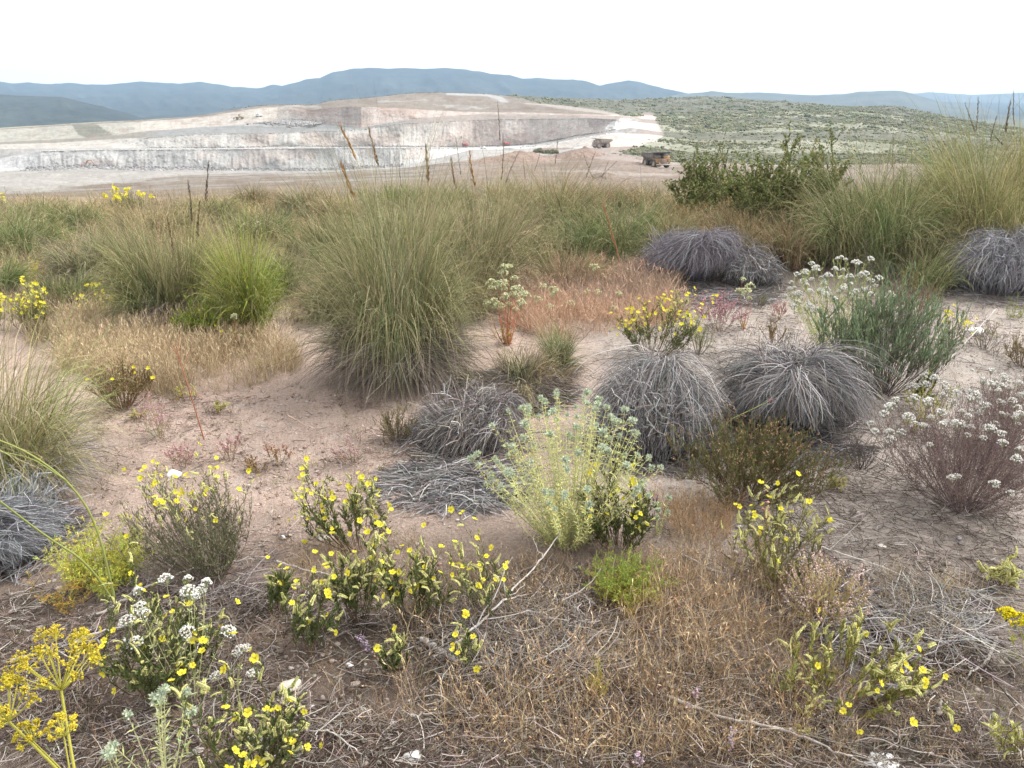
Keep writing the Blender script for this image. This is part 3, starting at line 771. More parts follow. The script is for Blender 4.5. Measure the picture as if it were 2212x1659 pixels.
FLOWERS = [_petal_flower(i, .0090 + .0010 * (i % 3)).mesh('flower') for i in range(6)]
for m in FLOWERS: m.materials.append(M_PETAL)
def _raceme(seed, L=.06, n=18, pal=(((.47, .47, .19), 4), ((.55, .52, .24), 3), ((.40, .42, .15), 2), ((.50, .40, .22), 1)), fat=1.0):
    rng = np.random.default_rng(seed); mb = MB()
    s = np.linspace(0, 1, n); th = rng.uniform(-.2, .25) + s * rng.uniform(.4, 1.5)
    d = np.stack([np.sin(th), 0 * th, np.cos(th)], -1); P = np.cumsum(d * L / n, 0)
    tubes(mb, P[None], .0011, np.array([.33, .30, .13]), 3)
    sd = np.where(np.arange(n) % 2, 1., -1.)
    off = np.stack([-np.cos(th) * .25, sd, np.sin(th) * .25], -1)
    size = (.0060 - .0026 * s) * fat
    blobs(mb, P + off * size[:, None] * .9, size * rng.uniform(.8, 1.1, n), pick(pal, n, rng, .1), d + off * .6 + rng.normal(0, .2, (n, 3)), 1.45)
    blobs(mb, P + off * -size[:, None] * .3 + rng.normal(0, .001, (n, 3)), size * .75, pick(pal, n, rng, .1), d, 1.4)
    return mb
RACEMES = [_raceme(20 + i, rng_L).mesh('bud_spike') for i, rng_L in enumerate((.05, .062, .07, .044, .056))]
for m in RACEMES: m.materials.append(M_LEAF)
def _corymb(seed, rad=.02, n=60, col=(.70, .70, .66)):
    rng = np.random.default_rng(seed); mb = MB()
    r = rad * np.sqrt(rng.random(n)); a = rng.uniform(0, 2 * PI, n)
    lump = rng.uniform(.0, .35) * rad
    z = rad * .7 * (1 - (r / rad) ** 2) + rng.normal(0, rad * .07, n) + lump * np.sin(a * 2 + seed) * r / rad
    p = np.stack([r * np.cos(a), r * np.sin(a), z], -1)
    blobs(mb, p, rad * .15 * rng.uniform(.7, 1.25, n), pick([(col, 3), (tuple(np.array(col) * 1.15), 2), (tuple(np.array(col) * .72), 1.4)], n, rng, .06))
    k = 10; q = p[rng.integers(0, n, k)]
    K = np.stack([np.tile([0, 0, -rad * 1.1], (k, 1)), q * .5 + [0, 0, -rad * .35], q], 1)
    tubes(mb, K, .0007, np.array([.36, .38, .24]), 3)
    return mb
CORYMBS = [_corymb(40 + i, r).mesh('flower_head') for i, r in enumerate((.017, .021, .014, .019))]
GREENHEADS = [_corymb(50 + i, r, 46, (.56, .58, .36)).mesh('flower_head') for i, r in enumerate((.018, .022, .015))]
YELHEADS = [_corymb(60 + i, r, 110, (.68, .58, .03)).mesh('flower_head') for i, r in enumerate((.022, .026))]
for m in CORYMBS + GREENHEADS + YELHEADS: m.materials.append(M_PETAL)
def _spiky(seed, rad=.012, col=(.40, .46, .34)):
    rng = np.random.default_rng(seed); mb = MB(); n = 46
    d = nrm(rng.normal(size=(n, 3)) + [0, 0, .35]); d[:, 2] = np.maximum(d[:, 2], -.45)
    leaves(mb, d * rad * .35, d, rad * rng.uniform(.6, 1.0, n), rad * .42, pick([(col, 3), (tuple(np.array(col) * 1.2), 2), (tuple(np.array(col) * .75), 1)], n, rng, .08), rng)
    blobs(mb, rng.normal(0, rad * .22, (7, 3)), rad * .42, np.array(col) * .9)
    return mb
SPIKY = [_spiky(70 + i, r).mesh('flower_head') for i, r in enumerate((.0125, .0145, .011))]
for m in SPIKY: m.materials.append(M_LEAF)

def attach(name, mesh, root, pos, d, rng, sc=1.0, roll=None):
    o = bpy.data.objects.new(name, mesh); C.objects.link(o); o.parent = root
    q = Vector(tuple(nrm(np.asarray(d, float)))).to_track_quat('Z', 'Y')
    e = (q.to_matrix() @ Euler((0, 0, rng.uniform(0, 2 * PI) if roll is None else roll)).to_matrix()).to_euler()
    o.location = tuple(pos); o.rotation_euler = e; o.scale = (sc, sc, sc)
    return o

HLEAF = [((.075, .105, .038), 4), ((.11, .14, .05), 3), ((.15, .17, .065), 2), ((.10, .10, .05), 1)]
def rockrose(label, u, v, w, vtop, seed, nst=16, ntw=3, nleaf=900, nflow=20, nspike=34, pal=HLEAF, stem=(.13, .085, .055), group='yellow flowered rockrose shrubs', spk=1.0, fl=1.0, lo=.3, up=.5, base=.25, leafL=.02, twl=(.15, .35)):
    p, W, H, t = site(u, v, w, vtop)
    root = thing('rockrose_shrub', label, 'flowering shrub', p, 0, group)
    nst = int(nst * 1.45); nspike = int(nspike * 1.9); nleaf = int(nleaf * 2.3)
    P, T, rng = skeleton(W * .95, H * 1.08, nst, ntw, seed, base=base, twl=twl, stem_u=(.55, 1.1), straight=.14)
    lx, ly = rng.normal(0, .15, 2); P[..., 0] += lx * P[..., 2]; T[..., 0] += lx * T[..., 2]; P[..., 1] += ly * P[..., 2]; T[..., 1] += ly * T[..., 2]
    obj('stems', stems_mb(P, T, .0016, stem, rng), M_WOOD, root)
    obj('leaves', leaf_mb(P, T, nleaf, leafL, .0032, pal, rng, lo=lo, up=up, out=.4), M_LEAF, root)
    tips = np.concatenate([P[:, -1], T[:, -1]]); td = nrm(np.concatenate([P[:, -1] - P[:, -2], T[:, -1] - T[:, -2]]))
    tips = tips + 0
    order = np.argsort(-(tips[:, 2] / H + rng.random(len(tips)) * .55))
    for k, i in enumerate(order[:min(nspike, 95)]):
        attach('bud_spike', RACEMES[rng.integers(5)], root, tips[i] - td[i] * .01, td[i] + rng.normal(0, .3, 3), rng, spk * rng.uniform(.42, .7))
    cand = order[:max(int(nspike * 1.1), 4)]
    nflow = int(nflow * 1.35)
    for k in range(min(nflow, 98)):
        i = cand[rng.integers(len(cand))]
        off = rng.normal(0, .016, 3) + td[i] * rng.uniform(.02, .055) + np.array([0, -.012, .006])
        d = td[i] * .5 + rng.normal(0, .5, 3) + np.array([0, -.35, .45])
        attach('flower', FLOWERS[rng.integers(6)], root, tips[i] + off, d, rng, fl * rng.uniform(.8, 1.15))
    return root

def bush(label, u, v, w, vtop, seed, name='shrub', cat='shrub', group=None, nst=26, ntw=6, nleaf=2500, L=.02, Wd=.006, pal=HLEAF, stem=(.16, .12, .09), rstem=.0022, lo=.3, up=.4, out=.6, extra=None, straight=.12, twl=(.18, .4), base=.15, twigs=True, tf=.7, stem_u=(.8, 1.05), tw0=.3, hz=1.0):
    p, W, H, t = site(u, v, w, vtop); H *= hz
    px = t / FPX * 2.16
    root = thing(name, label, cat, p, 0, group)
    P, T, rng = skeleton(W, H, nst, ntw, seed, straight=straight, twl=twl, base=base, stem_u=stem_u, tw0=tw0, up=up)
    obj('branches' if nleaf else 'twigs', stems_mb(P, T, max(rstem, px * .16), stem, rng), M_WOOD, root)
    if nleaf:
        obj('leaves', leaf_mb(P, T, nleaf, max(L, px * 1.1), max(Wd, px * .45), pal, rng, lo=lo, up=up, out=out, tf=tf), M_LEAF, root)
    return root, P, T, rng, p, W, H, t

def heads(root, meshes, P, T, n, rng, sc=(.8, 1.2), name='flower_head', top=.6, z=.004, H=None, updir=1.2):
    tips = np.concatenate([P[:, -1], T[:, -1]]); td = nrm(np.concatenate([P[:, -1] - P[:, -2], T[:, -1] - T[:, -2]]))
    order = np.argsort(-(tips[:, 2] / tips[:, 2].max() + rng.random(len(tips)) * top))
    for i in order[:min(n, 98)]:
        attach(name, meshes[rng.integers(len(meshes))], root, tips[i] + [0, 0, z], td[i] * .5 + [0, 0, updir], rng, rng.uniform(*sc))

def whorled(label, u, v, w, vtop, seed, nst=70, step=.028, leafL=.022, pal=None, headpal=SPIKY, nheads=70, name='ironwort_plant', cat='herb', group='pale whorled herbs', lo=.1, hs=1.0, stem_u=(.75, 1.05), base=.16, stemr=.0021, nheads2=0):
    pal = pal or [((.52, .52, .21), 3), ((.44, .48, .20), 3), ((.58, .52, .20), 2), ((.38, .44, .22), 1)]
    p, W, H, t = site(u, v, w, vtop)
    root = thing(name, label, cat, p, 0, group)
    P, T, rng = skeleton(W, H, nst, 0, seed, straight=.05, base=base, stem_u=stem_u, K=8)
    N, K, _ = P.shape
    obj('stems', stems_mb(P, T, stemr, (.56, .56, .30), rng, .1), M_LEAF, root)
    pos = []; dd = []
    for i in range(N):
        L = np.linalg.norm(P[i, -1] - P[i, 0]); m = max(int(L * (1 - lo) / step), 2)
        tt = np.linspace(lo, .97, m) + rng.normal(0, .004, m)
        f = np.clip(tt, 0, .999) * (K - 1); j = f.astype(int); f = (f - j)[:, None]
        q = P[i, j] * (1 - f) + P[i, j + 1] * f; ax = nrm(P[i, j + 1] - P[i, j])
        a0 = np.arange(m) * PI / 2 + rng.uniform(0, PI)
        e1 = nrm(np.cross(ax, [0.3, 1, .1])); e2 = np.cross(ax, e1)
        for k in range(4):
            a = (a0 + k * PI / 2)[:, None] + rng.normal(0, .15, (m, 1))
            o = e1 * np.cos(a) + e2 * np.sin(a)
            pos.append(q); dd.append(o + ax * rng.uniform(.1, .7, (m, 1)))
    pos = np.concatenate(pos); dd = np.concatenate(dd)
    mb = MB(); leaves(mb, pos, dd, leafL * rng.uniform(.6, 1.15, len(pos)), .0036, pick(pal, len(pos), rng, .1), rng)
    obj('leaves', mb, M_LEAF, root)
    idx = rng.permutation(N)[:min(nheads, 98)]
    for i in idx:
        attach('flower_head', headpal[rng.integers(len(headpal))], root, P[i, -1], P[i, -1] - P[i, -2] + [0, 0, .01], rng, hs * rng.uniform(.8, 1.25))
    return root, P, rng

def feathery(label, u, v, w, vtop, seed, nfr=26, pal=None, name='fennel_plant', cat='herb', group=None, pin=15, sub=6, low=None, wid=.0016, stem=(.30, .30, .10), straight=.2, drop=.0):
    pal = pal or [((.36, .38, .06), 3), ((.30, .36, .07), 3), ((.44, .40, .06), 2)]
    p, W, H, t = site(u, v, w, vtop)
    root = thing(name, label, cat, p, 0, group)
    P, T, rng = skeleton(W * .95, H * .95, nfr, 0, seed, straight=straight, K=8, stem_u=(.45, 1.05))
    P[..., 2] -= drop * (np.linspace(0, 1, 8) ** 2)[None] * H
    P[..., 2] = np.maximum(P[..., 2], .01)
    obj('stems', stems_mb(P, T, .0016, stem, rng, .15), M_LEAF, root)
    pos, ax, tt = along(P, nfr * pin, rng, .3, 1.0)
    L = np.linalg.norm(P[:, -1] - P[:, 0], axis=1).mean() * .26 * (1.2 - tt * .8)
    d1 = nrm(ax * .6 + rng.normal(0, .55, ax.shape))
    mb = MB(); n1 = len(pos)
    hz = (pos[:, 2] / max(H, .01))[:, None]
    cc = pick(pal, n1, rng, .12)
    if low is not None:
        f = np.clip(1.1 - hz * 2.2 + rng.normal(0, .15, hz.shape), 0, 1); cc = cc * (1 - f) + np.array(low) * f
    s = np.linspace(0, 1, 4)
    R = pos[:, None] + d1[:, None] * (L[:, None] * s[None])[..., None]
    ribbons(mb, R, wid * .8, rside(R, rng), cc)
    i = np.repeat(np.arange(n1), sub); q = rng.uniform(.15, 1, len(i))
    pp = pos[i] + d1[i] * (L[i] * q)[:, None]
    d2 = nrm(d1[i] * .7 + rng.normal(0, .7, (len(i), 3)))
    leaves(mb, pp, d2, (L[i] * .38 * rng.uniform(.5, 1.2, len(i))), wid * 1.5, cc[i] * rng.uniform(.85, 1.15, (len(i), 1)), rng)
    obj('leaves', mb, M_LEAF, root)
    return root, P, rng, p, W, H, t

# ------------------------------------------------------------------ ground litter, grasses and other uncountable cover
def scatter_px(rng, n, poly):
    """n ground points whose place on the ground lies in a picture outline"""
    us = [a for a, b in poly]; vs = [b for a, b in poly]
    c1 = np.array(unproj_ground(min(us), min(vs))); c2 = np.array(unproj_ground(max(us), min(vs)))
    c3 = np.array(unproj_ground(min(us), max(vs))); c4 = np.array(unproj_ground(max(us), max(vs)))
    cs = np.stack([c1, c2, c3, c4]); lo = cs.min(0); hi = cs.max(0)
    out = []; tot = 0
    while tot < n:
        x = rng.uniform(lo[0], hi[0], n * 2); y = rng.uniform(lo[1], hi[1], n * 2)
        z = gheight(x, y); u, v = proj(x, y, z)
        k = inpoly(u, v, poly); k &= y > .8
        out.append(np.stack([x[k], y[k], z[k]], -1)); tot += k.sum()
    return np.concatenate(out)[:n]

def unproj_ground(u, v):
    p, _ = place(u, v); return p

def proj(x, y, z):
    dep = cp * y - sp * (z - CAMH); up = sp * y + cp * (z - CAMH)
    dep = np.maximum(dep, 1e-3)
    return CX + FPX * x / dep, CY - FPX * up / dep

def dry_grass(label, poly, n, h, pal, seed, wid=.0013, ears=0.0, tuft=6, bend=1.0, name='dry_grass', tilt=.5):
    rng = np.random.default_rng(seed)
    m = max(n // tuft, 1); c = scatter_px(rng, m, poly)
    dens = fbm(c[:, 0] * 3.5, c[:, 1] * 3.5, seed % 97, 3); c = c[rng.random(m) < sstep(.3, .55, dens) + .15]
    i = np.repeat(np.arange(len(c)), tuft); n = len(i)
    base = c[i] + rng.normal(0, .018, (n, 3)) * [1, 1, 0]
    t = base[:, 1] * 1.05; px = t / FPX * 2.16
    K = 5; a = rng.uniform(0, 2 * PI, n)
    P = blade_paths(n, rng, np.zeros(n), a, np.zeros(n), h * rng.uniform(.35, 1.2, n), np.abs(rng.normal(0, tilt, n)), rng.uniform(0, bend, n), K=K, wob=.05)
    P += base[:, None]
    P[..., 2] = np.maximum(P[..., 2], base[:, None, 2] - .01)
    w = np.maximum(wid, px * .32)[:, None] * rng.uniform(.7, 1.2, (n, 1)) * np.linspace(1, .4, K)[None]
    mb = MB(); tone = .62 + .75 * fbm(base[:, 0] * 1.7 + 3, base[:, 1] * 1.7, seed % 83, 3)[:, None]; grey = fbm(base[:, 0] * 1.1, base[:, 1] * 1.1 + 9, seed % 71, 2)[:, None]
    col = pick(pal, n, rng, .25) * tone; col = col * (1 - .45 * sstep(.5, .7, grey)) + np.array([.25, .225, .20]) * .45 * sstep(.5, .7, grey); ribbons(mb, P, w, rside(P, rng), col)
    if ears:
        k = rng.random(n) < ears
        d = nrm(P[k, -1] - P[k, -2]); m = len(d)
        for q in range(4):
            leaves(mb, P[k, -1] - d * (.012 * q), d + rng.normal(0, .2, (m, 3)), h * .12, np.maximum(.003, px[k] * .6), pick(pal, m, rng) * 1.1, rng)
    return tag(obj(name, mb, M_DRY), label, kind='stuff')

def sprigs(label, poly, n, h, pal, seed, name='low_herbs', nl=12):
    rng = np.random.default_rng(seed); c = scatter_px(rng, n, poly)
    dens = fbm(c[:, 0] * 2.2 + 4, c[:, 1] * 2.2, seed % 79, 3); c = c[rng.random(n) < sstep(.38, .62, dens) + .12]; n = len(c)
    hh = h * rng.uniform(.4, 1.3, n); col = pick(pal, n, rng, .15); i = np.repeat(np.arange(n), nl); m = len(i)
    q = rng.random(m); a = rng.uniform(0, 2 * PI, m); r = rng.uniform(.05, .5, m) * hh[i] * (.3 + q)
    pos = c[i] + np.stack([r * np.cos(a), r * np.sin(a), hh[i] * q * .9], -1)
    d = np.stack([np.cos(a) * .7, np.sin(a) * .7, rng.uniform(.1, 1.3, m)], -1); px = c[i, 1] / FPX * 2.16
    mb = MB(); leaves(mb, pos, d, hh[i] * .32, np.maximum(.003, px * .45), np.clip(col[i] * rng.uniform(.75, 1.25, (m, 1)), 0, 1), rng)
    k = rng.integers(0, m, n * 3); P = np.stack([c[i[k]], pos[k]], 1); tubes(mb, P, np.maximum(.0006, px[k] * .12)[:, None], col[i[k]] * .7, 3)
    return tag(obj(name, mb, M_LEAF), label, kind='stuff')

def plant_litter(label, seed, per=46):
    # fallen leaves, bits of straw and twigs that gather round the foot of every plant
    rng = np.random.default_rng(seed); S = np.array([s for s in SITES if s[1] < 9]); n = len(S) * per
    i = np.repeat(np.arange(len(S)), per); a = rng.uniform(0, 2 * PI, n); r = S[i, 2] * .5 * rng.uniform(.1, 1.25, n) + .015
    x = S[i, 0] + r * np.cos(a); y = S[i, 1] + r * np.sin(a); c = np.stack([x, y, gheight(x, y)], -1); px = y / FPX * 2.16
    k = rng.random(n) < .6; m = k.sum(); mb = MB()
    d = np.stack([rng.normal(size=m), rng.normal(size=m), rng.normal(0, .2, m)], -1)
    leaves(mb, c[k] + np.stack([0 * px[k], 0 * px[k], rng.uniform(.003, .016, m)], -1), d, rng.uniform(.006, .02, m), np.maximum(rng.uniform(.003, .008, m), px[k] * .4), pick([((.15, .11, .085), 3), ((.22, .155, .11), 2), ((.10, .08, .07), 3), ((.30, .24, .18), 1)], m, rng), rng)
    q = c[~k]; m = len(q); K = 4; s = np.linspace(0, 1, K); az = rng.uniform(0, 2 * PI, m); l = rng.uniform(.02, .14, m)
    P = q[:, None] + np.stack([np.cos(az), np.sin(az), np.abs(rng.normal(0, .12, m))], -1)[:, None] * (l[:, None] * s[None])[..., None]; P[..., 2] += .006
    tubes(mb, P, np.maximum(.0009, px[~k] * .14)[:, None], pick(LIT, m, rng, .25), 3)
    return tag(obj('ground_litter', mb, M_DRY), label, kind='stuff')

def twig_litter(label, poly, n, L, seed, pal, wid=(.0012, .0035), h=.02, name='ground_litter', up=.12, keep=.3):
    rng = np.random.default_rng(seed); c = scatter_px(rng, n, poly)
    dens = fbm(c[:, 0] * 2.6, c[:, 1] * 2.6, seed % 89, 3); c = c[rng.random(n) < sstep(keep, keep + .25, dens) + .08]
    n = len(c); a = rng.uniform(0, 2 * PI, n); l = rng.uniform(L[0], L[1], n) * rng.random(n) ** .6
    K = 4; s = np.linspace(0, 1, K)
    d = np.stack([np.cos(a), np.sin(a), np.abs(rng.normal(0, up, n))], -1)
    P = c[:, None] + d[:, None] * (l[:, None] * s[None])[..., None]
    P += np.stack([-np.sin(a), np.cos(a), 0 * a], -1)[:, None] * (np.sin(s * PI)[None] * l[:, None] * rng.normal(0, .12, (n, 1)))[..., None]
    P[..., 2] += rng.uniform(.004, h, (n, 1))
    px = c[:, 1] / FPX * 2.16
    mb = MB(); tubes(mb, P, (np.maximum(rng.uniform(wid[0], wid[1], n), px * .2) * .5)[:, None], pick(pal, n, rng, .25), 3)
    return tag(obj(name, mb, M_DRY), label, kind='stuff')

_icoV = None
def ico():
    global _icoV
    if _icoV is None:
        import bmesh
        bm = bmesh.new(); bmesh.ops.create_icosphere(bm, subdivisions=1, radius=1)
        V = np.array([v.co[:] for v in bm.verts]); F = np.array([[v.index for v in f.verts] for f in bm.faces])
        bm.free(); _icoV = (V, F)
    return _icoV
def pebbles(label, poly, n, r, seed, pal, name='gravel'):
    rng = np.random.default_rng(seed); c = scatter_px(rng, n, poly)
    V, F = ico(); k = len(V)
    rad = r[0] * (r[1] / r[0]) ** (rng.random(n) ** 2.5)
    sc = rad[:, None] * rng.uniform(.6, 1.3, (n, 3)) * [1, 1, .6]
    v = V[None] * sc[:, None] * rng.uniform(.8, 1.15, (n, k, 1))
    a = rng.uniform(0, 2 * PI, n); ca, sa = np.cos(a)[:, None], np.sin(a)[:, None]
    v = np.stack([v[..., 0] * ca - v[..., 1] * sa, v[..., 0] * sa + v[..., 1] * ca, v[..., 2]], -1) + c[:, None] + [0, 0, .002]
    mb = MB(); mb.add(v, np.repeat(pick(pal, n, rng, .15)[:, None], k, 1), None, F[None] + (np.arange(n) * k)[:, None, None])
    return tag(obj(name, mb, M_STONE), label, kind='stuff')

def stone(label, u, v, wpx, seed, col, flat=.55, name='stone', cat='stone', group='loose pale stones', rough=.25, nsub=3, asp=.75):
    import bmesh
    p, W, H, t = site(u, v, wpx, v - 10); rng = np.random.default_rng(seed)
    bm = bmesh.new(); bmesh.ops.create_icosphere(bm, subdivisions=nsub, radius=1)
    V = np.array([q.co[:] for q in bm.verts]); F = np.array([[q.index for q in f.verts] for f in bm.faces]); bm.free()
    # cut by random planes so it has facets, then roughen
    for k in range(9):
        d = nrm(rng.normal(size=3)); h = rng.uniform(.55, .9); e = V @ d - h
        V = V - np.clip(e, 0, None)[:, None] * d * .85
    nz = fbm(V[:, 0] * 2 + seed, V[:, 1] * 2 + V[:, 2] * 1.7, seed, 4) - .5
    V = V * (1 + nz * rough)[:, None] * [W / 2, W / 2 * asp, W / 2 * flat]
    a = rng.uniform(-.5, .5); V = np.stack([V[:, 0] * math.cos(a) - V[:, 1] * math.sin(a), V[:, 0] * math.sin(a) + V[:, 1] * math.cos(a), V[:, 2] + W * flat * .06], -1)
    mb = MB(); mb.add(V, np.clip(np.array(col) * (1 + nz[:, None] * .5), 0, .85), None, F)
    o = obj(name, mb, M_STONE, loc=p, smooth=rough < .5)
    return tag(o, label, cat, group)

def branch(label, pts, r, seed, col=(.30, .28, .27), twigs=6, lift=.03, cat='fallen branch', name='fallen_branch', group='fallen grey branches', heights=None):
    rng = np.random.default_rng(seed)
    W3 = []
    for k, (u, v) in enumerate(pts):
        p, _ = place(u, v); W3.append(p + [0, 0, r + (heights[k] if heights else lift * rng.uniform(.2, 1))])
    W3 = np.array(W3); o3 = W3[0].copy()
    s = np.linspace(0, len(pts) - 1, 8 * len(pts)); P = np.stack([np.interp(s, np.arange(len(pts)), W3[:, i]) for i in range(3)], -1) - o3
    ker = np.ones(5) / 5
    for i in range(3):
        e = np.pad(P[:, i], 2, mode='edge'); P[:, i] = np.convolve(e, ker, 'valid')
    P += rng.normal(0, r * .45, P.shape)
    K = len(P); mb = MB()
    tubes(mb, P[None], r * np.linspace(1, .4, K)[None] * rng.uniform(.85, 1.15, (1, K)), np.clip(np.array(col) * rng.uniform(.75, 1.2, (1, K, 1)), 0, 1) * np.ones((1, K, 3)), 6)
    o = obj(name, mb, M_WOOD, loc=o3, smooth=True); tag(o, label, cat, group)
    Lt = np.linalg.norm(P[-1] - P[0])
    for q in range(twigs):
        i = rng.integers(2, K - 2); d = nrm(nrm(P[i + 1] - P[i - 1]) * .8 + rng.normal(0, .6, 3) * [1, 1, .45] + [0, 0, .1])
        T = P[i] + d * (Lt * rng.uniform(.1, .35)) * np.linspace(0, 1, 6)[:, None]; T[1:] += rng.normal(0, r * .7, (5, 3))
        T[:, 2] = np.maximum(T[:, 2], gheight(T[:, 0] + o3[0], T[:, 1] + o3[1]) - o3[2] + r * .3)
        mb = MB(); tubes(mb, T[None], r * .5 * np.linspace(1, .35, 6)[None], np.array(col) * rng.uniform(.8, 1.2), 4)
        obj('twig', mb, M_WOOD, o, smooth=True)
    return o
# ------------------------------------------------------------------ build: the setting
MOUNDS += [(-.75, 4.45, .6, .07), (1.55, 3.55, .5, .03), (2.6, 8.0, 1.4, .10), (4.4, 8.2, 1.8, .15), (-2.3, 5.6, .7, .06), (-1.8, 2.9, .55, .05), (1.25, 6.9, .8, .06)]
near_ground(); far_terrain(); scrub(); rubble(); far_mountains()

# ------------------------------------------------------------------ tussocks
T = tussock
main = T('largest olive green tussock in the middle with brown thatch at its foot', 862, 820, 470, 448, 1, n=8000, skirt=.45, spread=1.3, bmax=2.9)
rear = T('straw tinted tussock behind the right shoulder of the largest tussock', 1015, 650, 400, 412, 2, n=5200, pal=TANS + GREENS, skirt=.15)
T('green grass tussock rising behind the top of the largest tussock', 890, 540, 360, 430, 3, n=3400, pal=GREENS, skirt=0)
mid = T('grey green tussock left of the bright green bush', 382, 705, 320, 490, 4, n=5600, pal=GREENS, skirt=.25)
T('dark shaggy tussock behind the yellow fennel at left', 210, 605, 260, 505, 5, n=3800, pal=GRN2 + DEAD, skirt=.3)
T('green tussock cut by the left edge behind the yellow fennel', 40, 560, 260, 470, 6, n=3600, pal=GRN2, skirt=.2)
redt = T('russet topped tussock right of the centre below the haul road', 1195, 545, 330, 376, 7, n=4200, pal=REDT + TANS, skirt=.15)
T('pale green tussock leaning left beside the dark dead mound', 1335, 545, 400, 428, 8, n=4800, pal=GRN2, skirt=.12, lean=(-.12, 0))
rt = T('large windswept green tussock right of the green shrubs', 1880, 555, 450, 352, 9, n=5200, pal=GRN2 + GREENS, skirt=.12, lean=(-.18, 0), spread=1.15)
rt2 = T('tall yellow green tussock at the right edge', 2125, 565, 420, 300, 10, n=5200, pal=[((.22, .235, .09), 3), ((.30, .285, .12), 3), ((.17, .20, .08), 2), ((.38, .32, .16), 1)], skirt=.12, lean=(-.15, 0), spread=1.1)
T('tall pale tussock rising behind the right edge tussock', 2215, 470, 260, 268, 11, n=3000, pal=[((.24, .25, .10), 3), ((.32, .30, .13), 3), ((.38, .33, .18), 1)], skirt=0)
T('yellowish tussock topped by small bramble between the two right tussocks', 2010, 470, 240, 318, 12, n=2400, pal=GRN2, skirt=0)
T('small dark tussock standing alone on the rim left of centre', 548, 452, 95, 406, 13, n=1500, pal=[((.15, .13, .075), 3), ((.20, .17, .09), 2), ((.11, .11, .055), 2)], skirt=.2)
T('brownish tussock with grey green flank on the rim beside the small dark one', 652, 462, 150, 404, 14, n=2000, pal=TANS + [((.17, .20, .13), 4)], skirt=.2)
small = T('small thin green tuft growing out of grey straw before the largest tussock', 1208, 812, 150, 712, 15, n=1300, pal=GRN2, skirt=.5, skpal=GREY, spread=.7)
fore = T('nearest tussock spreading over the left edge above grey dead leaves', -30, 1070, 660, 765, 16, n=6500, wid=.0021, pal=[((.22, .245, .105), 4), ((.30, .30, .14), 3), ((.36, .32, .16), 2), ((.15, .19, .075), 2)], skirt=.45, skpal=GREY, spread=1.45, bmax=2.5)
for i, (u, v, w, vt, pl, lab) in enumerate([
    (66, 482, 180, 434, 0, 'feathery tussock on the rim at the far left'),
    (165, 500, 150, 440, 1, 'soft green tussock on the rim left of the yellow broom'),
    (335, 505, 190, 452, 2, 'straw coloured tussock below the yellow flowered broom on the rim'),
    (455, 478, 160, 430, 0, 'grey green tussock on the rim between the broom and the small dark tussock'),
    (745, 480, 160, 420, 2, 'tan tussock on the rim under the tall rusty stalks'),
    (845, 452, 150, 404, 1, 'green tussock on the rim beside the low green bush'),
    (960, 452, 170, 400, 0, 'fine leaved tussock on the rim right of the low green bush'),
    (1095, 452, 170, 392, 2, 'thin straw tussock on the rim left of the russet topped one'),
    (1285, 452, 200, 394, 3, 'orange brown tussock on the rim below the dirt heap'),
    (1400, 455, 170, 400, 3, 'russet tussock on the rim below the front haul truck'),
    (1470, 500, 170, 425, 2, 'straw tussock left of the green shrub row'),
    (265, 560, 150, 490, 2, 'faded tussock in the dry grass behind the dark shaggy tussock'),
    (560, 520, 170, 455, 1, 'low green tussock behind the bright green bush'),
    (690, 560, 170, 468, 0, 'slender tussock between the bright green bush and the largest tussock'),
    (1110, 600, 200, 480, 2, 'tangled straw tussock right of the largest tussock'),
    (-40, 640, 200, 560, 1, 'low tussock cut by the left edge beside the yellow shrubs'),
    (1600, 570, 200, 480, 3, 'brown grass clump under the green shrub row'),
    (1700, 575, 170, 470, 3, 'rusty grass clump under the right end of the green shrub row'),
    (1010, 690, 210, 545, 2, 'straw clump hugging the right side of the largest tussock'),
    (1130, 585, 200, 470, 2, 'loose straw tussock between the largest tussock and the pale green one'),
    (1225, 625, 170, 545, 3, 'low russet grass clump in front of the leaning pale green tussock'),
    (330, 640, 170, 545, 2, 'faded straw tussock behind the grey green tussock at left'),
    (150, 660, 150, 590, 1, 'low green clump between the yellow fennel and the dark shaggy tussock'),
    (620, 640, 130, 540, 0, 'green clump squeezed between the broom and the largest tussock'),
    (1560, 540, 190, 455, 2, 'straw grass clump in front of the rounded green shrub'),
    (1790, 575, 160, 470, 1, 'green clump at the left foot of the large windswept tussock'),
    (2010, 585, 200, 470, 0, 'tangled green clump between the two big right tussocks'),
    (790, 640, 230, 520, 0, 'olive tussock half hidden behind the left side of the largest tussock'),
    (1130, 505, 260, 428, 0, 'dark olive tussock behind the straw clumps right of the largest tussock'),
    (1440, 560, 190, 470, 0, 'olive tussock between the pale green one and the green shrubs'),
    (1245, 575, 240, 480, 1, 'green tussock in front of the russet topped one'),
    (1960, 620, 230, 520, 0, 'shaggy olive tussock before the gap between the big right tussocks'),
    (1640, 520, 240, 440, 0, 'shadowed olive tussock under the middle of the green shrub row'),
    (300, 610, 200, 520, 0, 'olive tussock between the dark shaggy and the grey green ones at left'),
    (480, 610, 220, 505, 0, 'olive tussock directly behind the bright green broom'),
    (-30, 520, 220, 450, 0, 'olive tussock on the left edge of the rim'),
    (700, 690, 120, 600, 2, 'straw clump at the left foot of the largest tussock'),
    ]):
    T(lab, u, v, w * 1.2, vt, 30 + i, n=2000, pal=(GREENS, GRN2, TANS, REDT)[pl], skirt=.1)
